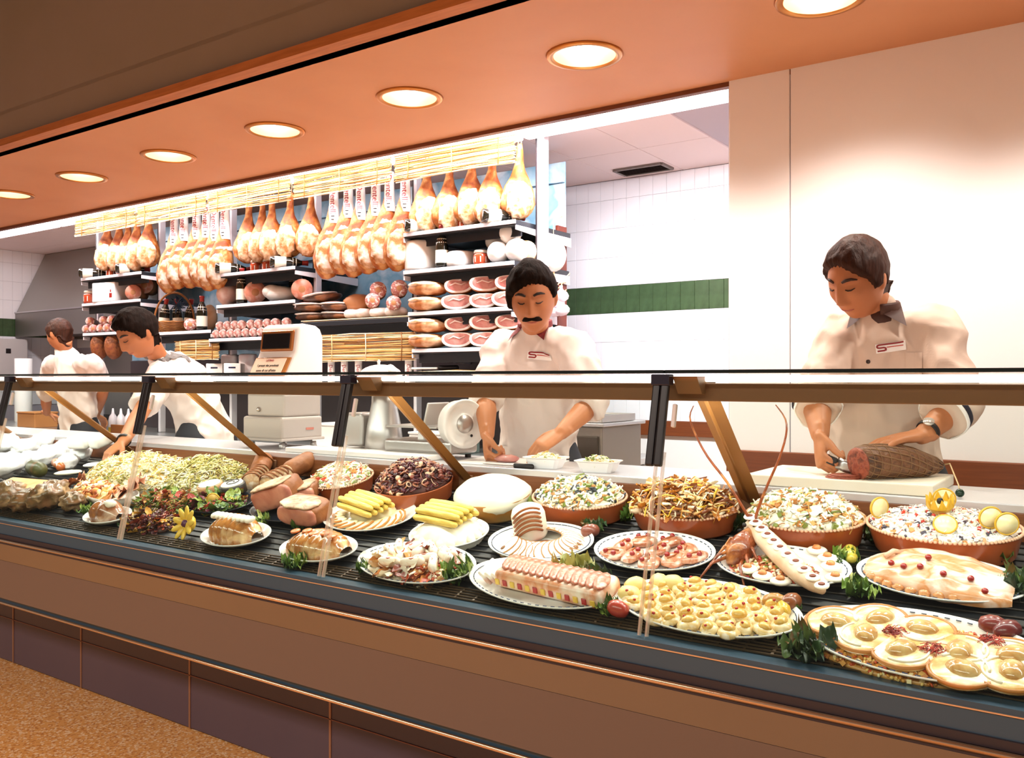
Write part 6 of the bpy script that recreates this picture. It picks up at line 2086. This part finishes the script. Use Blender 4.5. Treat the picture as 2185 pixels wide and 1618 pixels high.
def person(key, label, J, cloth_m, hair_m, collar_m, opt):
    """J: joints in world space"""
    root = thing('person', label, 'person', V((J['pelvis'].x, J['pelvis'].y, 0)))
    off = root.location.copy()
    vx = opt.get('voxel', .0042)
    body = MB()
    hm = headM(J['head'], J['face'], J['up'], opt.get('hs', 1.0))
    body.add(grid_head(72, 56, face_pt), hm)
    for s in (-1, 1):
        body.add(ell(.010, .021, .032, 12, 8), hm @ T(.076 * s, .012, .004, rz=.35 * s, rx=-.15))
        body.add(ell(.008, .012, .012, 8, 6), hm @ T(.074 * s, .006, -.022))
    ch = hm @ V((0, .035, -.055))
    body.add(tube([ch, (ch + J['neck']) / 2 + V((0, 0, 0)), J['neck'], J['chest']], [.052, .052, .055, .07], 20))
    side = (J['sr'] - J['sl']).normalized()
    fwd = side.cross(V((0, 0, 1)))
    spine = [J['pelvis'] + V((0, 0, -.06)), J['pelvis'], J['waist'], J['chest'], J['neck'] - V((0, 0, .03)), J['neck']]
    body.add(rtube(spine, [(.13, .095), (.14, .10), (.125, .09), (.145, .10), (.064, .056), (.052, .05)], 24, ref=side))
    for a, e, w in (('sl', 'el', 'wl'), ('sr', 'er', 'wr')):
        body.add(rtube([J[a], J[a].lerp(J[e], .5), J[e], J[e].lerp(J[w], .3), J[w]], [.054, .046, .040, .041, .026], 16))
    hl, hr_ = opt['hl'], opt['hr']
    hand(body, J['wl'], hl[0], hl[1], hl[2], hl[3], opt.get('hsz', 1.0), *hl[4:])
    hand(body, J['wr'], hr_[0], hr_[1], hr_[2], hr_[3], opt.get('hsz', 1.0), *hr_[4:])
    legs, tr, sh = [], MB(), MB()
    for s in (-1, 1):
        hip = J['pelvis'] + side * (.09 * s) + V((0, 0, -.04))
        knee = V((hip.x, hip.y, .5)) + side * (.01 * s) - fwd * .0
        ank = V((hip.x, hip.y, .09)) + side * (.02 * s)
        body.add(rtube([hip, hip.lerp(knee, .5), knee, knee.lerp(ank, .35), ank], [.085, .075, .055, .054, .036], 16))
        tr.add(rtube([hip + V((0, 0, .08)), hip, hip.lerp(knee, .5), knee, knee.lerp(ank, .4), ank + V((0, 0, .0))], [.10, .115, .10, .080, .078, .074], 18))
        toe = ank + fwd * .16 + V((0, 0, -.05))
        body.add(rtube([ank, ank.lerp(toe, .6) + V((0, 0, -.012)), toe], [.034, .03, .02], 12))
        sh.add(rtube([ank - fwd * .05 + V((0, 0, -.045)), ank + fwd * .04 + V((0, 0, -.04)), toe], [(.045, .044), (.046, .044), (.040, .032)], 14, ref=side))
    bme = remesh(body, vx, 1, .35)
    bme.name = 'body'
    bme.materials.append(opt.get('skin', m_skin))
    mesh_off(bme, off)
    obj('body', bme, None, root)
    tme = remesh(tr, .012, 4)
    tme.materials.append(opt.get('trou', m_trou))
    obj('trousers', mesh_off(tme, off), None, root)
    for k, s in enumerate((-1, 1)):
        m_ = MB()
        n = len(sh.v) // 2
        m_.v = sh.v[k * n:(k + 1) * n]
        nf = len(sh.f) // 2
        m_.f = [[i - k * n for i in f] for f in sh.f[k * nf:(k + 1) * nf]]
        m_.mi, m_.sm = sh.mi[:nf], sh.sm[:nf]
        obj('shoe', m_, m_shoe, root, None, True)
    # shirt
    st = MB()
    k = opt.get('bulk', 1.0)
    st.add(rtube([J['pelvis'] + V((0, 0, opt.get('hem', -.05))), J['pelvis'] + V((0, 0, .03)), J['waist'], J['chest'], J['chest'].lerp(J['neck'], .55), J['neck'] - V((0, 0, .005))],
                 [(.165 * k, .125 * k), (.165 * k, .125 * k), (.158 * k, .12 * k), (.172 * k, .125 * k), (.135 * k, .10 * k), (.070, .066)], 28, ref=side))
    for a, e, w in (('sl', 'el', 'wl'), ('sr', 'er', 'wr')):
        t = opt.get('sleeve_' + a, .12)
        end = J[e].lerp(J[w], t) if t >= 0 else J[a].lerp(J[e], 1 + t)
        st.add(rtube([J[a].lerp(J['neck'], .35) - V((0, 0, .025)), J[a]], [.070, .074], 16))
        if t >= 0:
            st.add(tube([J[a], J[a].lerp(J[e], .5), J[e], end], [.075, .071, .069, .064], 18))
        else:
            st.add(tube([J[a], J[a].lerp(end, .5), end], [.075, .073, .070], 18))
    sme = cloth(st, opt.get('cvox', .009), opt.get('amp', .015), opt.get('seed', 1.0), opt.get('stretch', (1.2, 1.2, .6)), 5)
    bv = bvh_of(sme)
    sme.materials.append(cloth_m)
    obj('shirt', mesh_off(sme, off), None, root)
    # collar: a raised band and two pointed flaps
    if collar_m is not None:
        up = (J['neck'] - J['chest']).normalized()
        cn = J['neck'] + up * .004
        obj('undershirt', MB().add(tube([J['chest'].lerp(J['neck'], .74) + fwd * .004, J['chest'].lerp(J['neck'], .88) + fwd * .006, J['neck'] + up * .012], [(.060, .060), (.064, .062), (.059, .057)], 22, ref=side)), collar_m, root, None, True)
        cb_ = MB().add(tube([cn + (side * math.cos(t) * .066 + fwd * math.sin(t) * .060) + up * (.012 - .012 * math.sin(t)) for t in [PI / 2 + .25 + (2 * PI - .5) * i / 26 for i in range(27)]], [(.018, .005)] * 27, 8, ref=up))
        obj('collar', cb_, collar_m, root, None, True)
        for s in (-1, 1):
            fl_ = []
            nn = 5
            A = cn + fwd * .058 + side * (.012 * s) - up * .004
            B = cn + side * (.072 * s) + fwd * .006 + up * .012
            Cc = cn + fwd * .075 + side * (.085 * s) - up * .055
            fl_ = MB()
            vs, fs = [], []
            for i in range(nn + 1):
                for j in range(nn + 1):
                    u, v = i / nn, j / nn
                    p = A.lerp(B, u).lerp((A.lerp(Cc, .86)).lerp(B.lerp(Cc, .7), u) if False else A.lerp(Cc, 1.0).lerp(B.lerp(Cc, .62), u), v)
                    loc, nrm, _, dd = bv.find_nearest(p)
                    if (p - loc).dot(nrm) < .007:
                        p = loc + nrm * .007
                    vs.append(p)
            for i in range(nn):
                for j in range(nn):
                    a0 = i * (nn + 1) + j
                    fs.append((a0, a0 + 1, a0 + nn + 2, a0 + nn + 1))
            obj('collar_flap', fl_.add((vs, fs)), collar_m, root, None, True)
    # head details
    def hobj(name, mb, m):
        for i, p in enumerate(mb.v):
            mb.v[i] = hm @ p
        return obj(name, mb, m, root, None, True)
    hobj('hair', MB().add(grid_head(84, 60, hairfn(*opt['hair']))), hair_m)
    if opt.get('face', True):
        for s in (-1, 1):
            hobj('eyebrow', MB().add(tube([V((x * s, fy(x, z) - .0015, z)) for x, z in ((.014, .034), (.026, .039), (.038, .039), (.050, .033))], [(.004, .0025), (.0052, .003), (.0045, .003), (.002, .002)], 8, ref=(0, 0, 1))), opt.get('brow', m_brow))
            yy = fy
            hobj('eyelash', MB().add(tube([V((x * s, yy(x, z) - .0025, z)) for x, z in ((.019, .010), (.026, .0065), (.034, .0062), (.043, .010))], [(.0016, .0016), (.0022, .002), (.0022, .002), (.001, .001)], 8)), m_brow)
        hobj('mouth', MB().add(tube([V((x, fy(x, -.0605) - .0005, -.0608 + abs(x) * .06)) for x in (-.022, -.012, 0, .012, .022)], [(.002, .002), (.0045, .003), (.0045, .0035), (.0045, .003), (.002, .002)], 8, ref=(0, 0, 1))), m_lip)
    if opt.get('moustache'):
        mo = MB()
        for s in (-1, 1):
            mo.add(rtube([V((0.001 * s, fy(0, -.046) - .003, -.045)), V((.012 * s, fy(.012, -.046) - .003, -.046)), V((.023 * s, fy(.023, -.049) - .002, -.050)), V((.031 * s, fy(.031, -.055) - .001, -.056))], [(.008, .006), (.0095, .007), (.0085, .006), (.004, .004)], 10, ref=(0, 0, 1)))
        hobj('moustache', mo, hair_m)
    return root, bv, hm


CAMR = V((CS, SN, 0))        # image right on the ground
CAMF = V((-SN, CS, 0))       # away from the camera


def tocam(p):
    d = EYE - p
    d.z = 0
    return d.normalized()


def rotz(v, a):
    return Matrix.Rotation(a, 3, 'Z') @ v


def pitched(f, down, roll=0.0):
    s = f.cross(V((0, 0, 1)))
    Rm = Matrix.Rotation(-down, 3, s)
    f2 = Rm @ f
    up = Rm @ V((0, 0, 1))
    up = Matrix.Rotation(roll, 3, f2) @ up
    return f2, up


m_coat = mat('coat_white', '#e6d9d2', .7, bump=(10, 1.0, .03, .6), stretch=(1.4, 1.4, .6))
m_coat2 = mat('coat_shaded_white', '#d6bfae', .65, bump=(10, 1.0, .035, .6), stretch=(1.4, 1.4, .6))  # same white uniform, shade of its front put into the tone
UPZ = V((0, 0, 1))
# ---- moustached man
J = dict(pelvis=V((at(1150, 940, 3.02).x, 3.02, .96)), waist=at(1150, 905, 2.98), chest=at(1147, 790, 2.93), neck=at(1142, 703, 2.87), head=at(1137, 637, 2.70),
         sl=at(1070, 742, 2.90), sr=at(1222, 736, 2.90), el=at(1036, 856, 2.74), er=at(1262, 862, 2.84), wl=at(1040, 930, 2.62), wr=at(1196, 925, 2.67))
f, u = pitched(rotz(tocam(J['head']), -.10), .36, .05)
J['face'], J['up'] = f, u
fist = [(1.0, 1.35, .9)] * 4
half = [(.45, .5, .3), (.5, .55, .35), (.55, .6, .4), (.6, .6, .4)]
dl = at(1040, 965, 2.59) - J['wl']
dr = at(1152, 952, 2.60) - J['wr']
pm1, bvm, hmm = person('m', 'moustached dark-haired man in white coat looking down behind the slicer', J, m_coat, m_hair, mat('collar_plaid', '#8c2424', .6, c2='#5a1418', ns=60),
                       dict(hl=(dl, V((.8, .3, -.2)), 1, fist, (.8, .3, .6)), hr=(dr, V((-.2, .3, -.9)), -1, half), hair=(.021, .004, .012, .002, -.22), hs=1.06, moustache=True, seed=2.0, sleeve_sl=.12, sleeve_sr=.22, hem=-.04, bulk=1.02))
logo(bvm, 1153, 759, 46, -.06, pm1)
# apron skirt below the coat
ap = MB()
pv = J['pelvis']
sd = (J['sr'] - J['sl']).normalized()
fw = sd.cross(UPZ)
vs, fs = [], []
for i in range(9):
    for j in range(13):
        t = -1.25 + 2.5 * j / 12
        z = 1.05 - .5 * i / 8
        r = .178 + .02 * i / 8
        vs.append(V((pv.x, pv.y, z)) + sd * (r * math.sin(t)) + fw * (r * .80 * math.cos(t)) + fw * .004 * math.sin(j * 2.1))
for i in range(8):
    for j in range(12):
        a = i * 13 + j
        fs.append((a, a + 1, a + 14, a + 13))
obj('apron', MB().add((vs, fs)), m_coat, pm1, None, True)

# ---- carving man at the near end
J = dict(pelvis=V((at(1888, 950, 3.02).x, 3.02, .97)), waist=at(1886, 905, 2.98), chest=at(1890, 780, 2.94), neck=at(1872, 668, 2.88), head=at(1830, 597, 2.78),
         sl=at(1806, 712, 2.90), sr=at(1996, 704, 2.92), el=at(1742, 858, 2.74), er=at(2040, 866, 2.82), wl=at(1750, 930, 2.62), wr=at(1968, 930, 2.69))
f, u = pitched(rotz(tocam(J['head']), -.62), .50, -.10)
J['face'], J['up'] = f, u
dl = at(1752, 992, 2.57) - J['wl']
dr = at(1880, 940, 2.59) - J['wr']
flat = [(.12, .25, .2), (.15, .28, .22), (.15, .3, .25), (.2, .3, .25)]
pr1, bvr, hmr = person('r', 'young brown-haired man in striped-cuff white coat slicing dried beef', J, m_coat2, m_hairb, mat('collar_brown', '#4a2a20', .6),
                       dict(hl=(dl, V((.8, .3, -.2)), 1, fist, (.8, .3, .6)), hr=(dr, V((-.1, -.15, -1)), -1, flat, (.75, .5, .5)), hair=(.019, -.004, -.006, -.004, .15), hs=1.0, seed=5.0, sleeve_sl=.30, sleeve_sr=.45, hem=-.10, brow=mat('brow_br', '#3a2016', .6)))
logo(bvr, 1900, 740, 58, .14, pr1)
# striped cuffs
for a, e, w, t in (('sl', 'el', 'wl', .30), ('sr', 'er', 'wr', .45)):
    d = (J[w] - J[e]).normalized()
    c = J[e].lerp(J[w], t)
    x = d.orthogonal().normalized()
    y = d.cross(x)
    for nm_, o_, m_, wd_ in (('cuff_stripe', -.030, mat('stripe_navy', '#1a1c30', .6), .009), ('cuff_edge', -.012, m_paper, .007)):
        pts = []
        for k in range(40):
            an = 2 * PI * k / 40
            loc, nrm, _, _ = bvr.ray_cast(c + d * o_ + (x * math.cos(an) + y * math.sin(an)) * .14, -(x * math.cos(an) + y * math.sin(an)), .14)
            pts.append((loc if loc is not None else c + d * o_ + (x * math.cos(an) + y * math.sin(an)) * .066) + (x * math.cos(an) + y * math.sin(an)) * .002)
        obj(nm_, MB().add(tube(pts, [(wd_, .003)] * 40, 8, ref=d, closed=True)), m_, pr1, None, True)
# pocket and buttons
for px, py in ((1853, 772), (1860, 830)):
    loc, nrm = hit(bvr, px, py)
    obj('button', MB().add(cyl(.0065, .003, 12), Matrix.Translation(loc) @ nrm.to_track_quat('Z', 'Y').to_matrix().to_4x4()), mat('button_dark', '#3a2c28', .4), pr1, None, True)
vs, fs = [], []
for i in range(9):
    for j in range(7):
        loc, nrm = hit(bvr, 1932 + 38 * j / 6, 752 + 62 * i / 8)
        vs.append(loc + nrm * .004)
for i in range(8):
    for j in range(6):
        a = i * 7 + j
        fs.append((a, a + 1, a + 8, a + 7))
obj('chest_pocket', MB().add((vs, fs)), m_coat2, pr1, None, True)
# wrist watch
d = (J['wr'] - J['er']).normalized()
c = J['wr'] - d * .028
x = V((0, 0, 1)) - d * d.z
x.normalize()
y = d.cross(x)
wt_ = obj('watch_strap', MB().add(tube([c + x * (.031 * math.cos(t)) + y * (.031 * math.sin(t)) for t in [2 * PI * k / 28 for k in range(28)]], [(.009, .0025)] * 28, 8, ref=d, closed=True)), m_blk, pr1, None, True)
wn = (x * .8 + tocam(c) * .8).normalized()
wn = (wn - d * wn.dot(d)).normalized()
obj('watch_face', MB().add(cyl(.015, .006, 20), Matrix.Translation(c + wn * .030 - off0 if False else c + wn * .030 - pr1.location) @ wn.to_track_quat('Z', 'Y').to_matrix().to_4x4()), mat('watch_silver', '#e6dfd8', .2, .6), wt_)
# knife in his fist: a thing of its own
kp, kq = at(1752, 974, 2.57), at(1796, 992, 2.555)
kd = (kq - kp).normalized()
kf = thing('carving_knife', 'black-handled carving knife held at the beef cut face', 'knife', V((kp.x, kp.y, kp.z)))
obj('handle', MB().add(rtube([V((0, 0, 0)), kd * .045], [(.013, .009)] * 2, 12, ref=(0, 0, 1))), m_blk, kf)
obj('blade', MB().add(tube([kd * .05, kd * .075, kd * .16], [(.016, .0012), (.018, .0012), (.006, .0008)], 6, ref=(0, 0, 1))), m_steel, kf)

# ---- reaching man
J = dict(pelvis=V((at(440, 935, 3.10).x, 3.10, .97)), waist=at(425, 880, 3.08), chest=at(388, 815, 3.02), neck=at(340, 768, 2.90), head=at(294, 714, 2.74),
         sl=at(345, 800, 2.84), sr=at(412, 800, 3.06), el=at(302, 878, 2.58), er=at(455, 885, 3.14), wl=at(262, 944, 2.36), wr=at(470, 915, 3.22))
J['wr'].z = .98
f, u = pitched(rotz(tocam(J['head']), -1.05), .55, .0)
J['face'], J['up'] = f, u
dl = at(226, 972, 2.28) - J['wl']
pl1, bvl, hml = person('l', 'dark-haired man in white shirt leaning over, reaching into the case', J, m_coat, m_hair, mat('collar_grey', '#6f6a66', .6, c2='#4a4644', ns=50),
                       dict(hl=(dl, V((0, 0, -1)), 1, half), hr=(V((-.3, -.8, 0)), V((0, 0, -1)), -1, flat), hair=(.022, .006, .0, .0), hs=1.08, seed=8.0, sleeve_sl=-.12, sleeve_sr=-.10, voxel=.005, hem=-.04, bulk=1.0))
d = (J['wl'] - J['el']).normalized()
obj('wrist_band', MB().add(tube([J['wl'] - d * .02 + V((d.orthogonal().normalized() * math.cos(t) + d.cross(d.orthogonal().normalized()) * math.sin(t))) * .031 for t in [2 * PI * k / 24 for k in range(24)]], [(.010, .003)] * 24, 8, ref=d, closed=True)), m_blk, pl1, None, True)

# ---- man with his back turned
J = dict(pelvis=V((at(168, 915, 3.62).x, 3.62, .95)), waist=at(167, 870, 3.60), chest=at(158, 805, 3.57), neck=at(138, 752, 3.54), head=at(127, 716, 3.50),
         sl=at(200, 778, 3.55), sr=at(112, 780, 3.58), el=at(222, 830, 3.68), er=at(98, 850, 3.68), wl=at(205, 880, 3.86), wr=at(100, 890, 3.86))
J['wl'].z = J['wr'].z = 1.03
f, u = pitched(rotz(-tocam(J['head']), .75), .35, .0)
J['face'], J['up'] = f, u
pf1, bvf, hmf = person('f', 'man in white shirt with his back turned at the far end', J, m_coat, m_hairb, None,
                       dict(hl=(V((-.3, .7, -.3)), V((0, 0, -1)), 1, half), hr=(V((.3, .7, -.3)), V((0, 0, -1)), -1, half), hair=(.018, .0, -.01, .0), hs=.98, seed=11.0, sleeve_sl=-.1, sleeve_sr=-.1, voxel=.006, cvox=.011, hem=-.02))
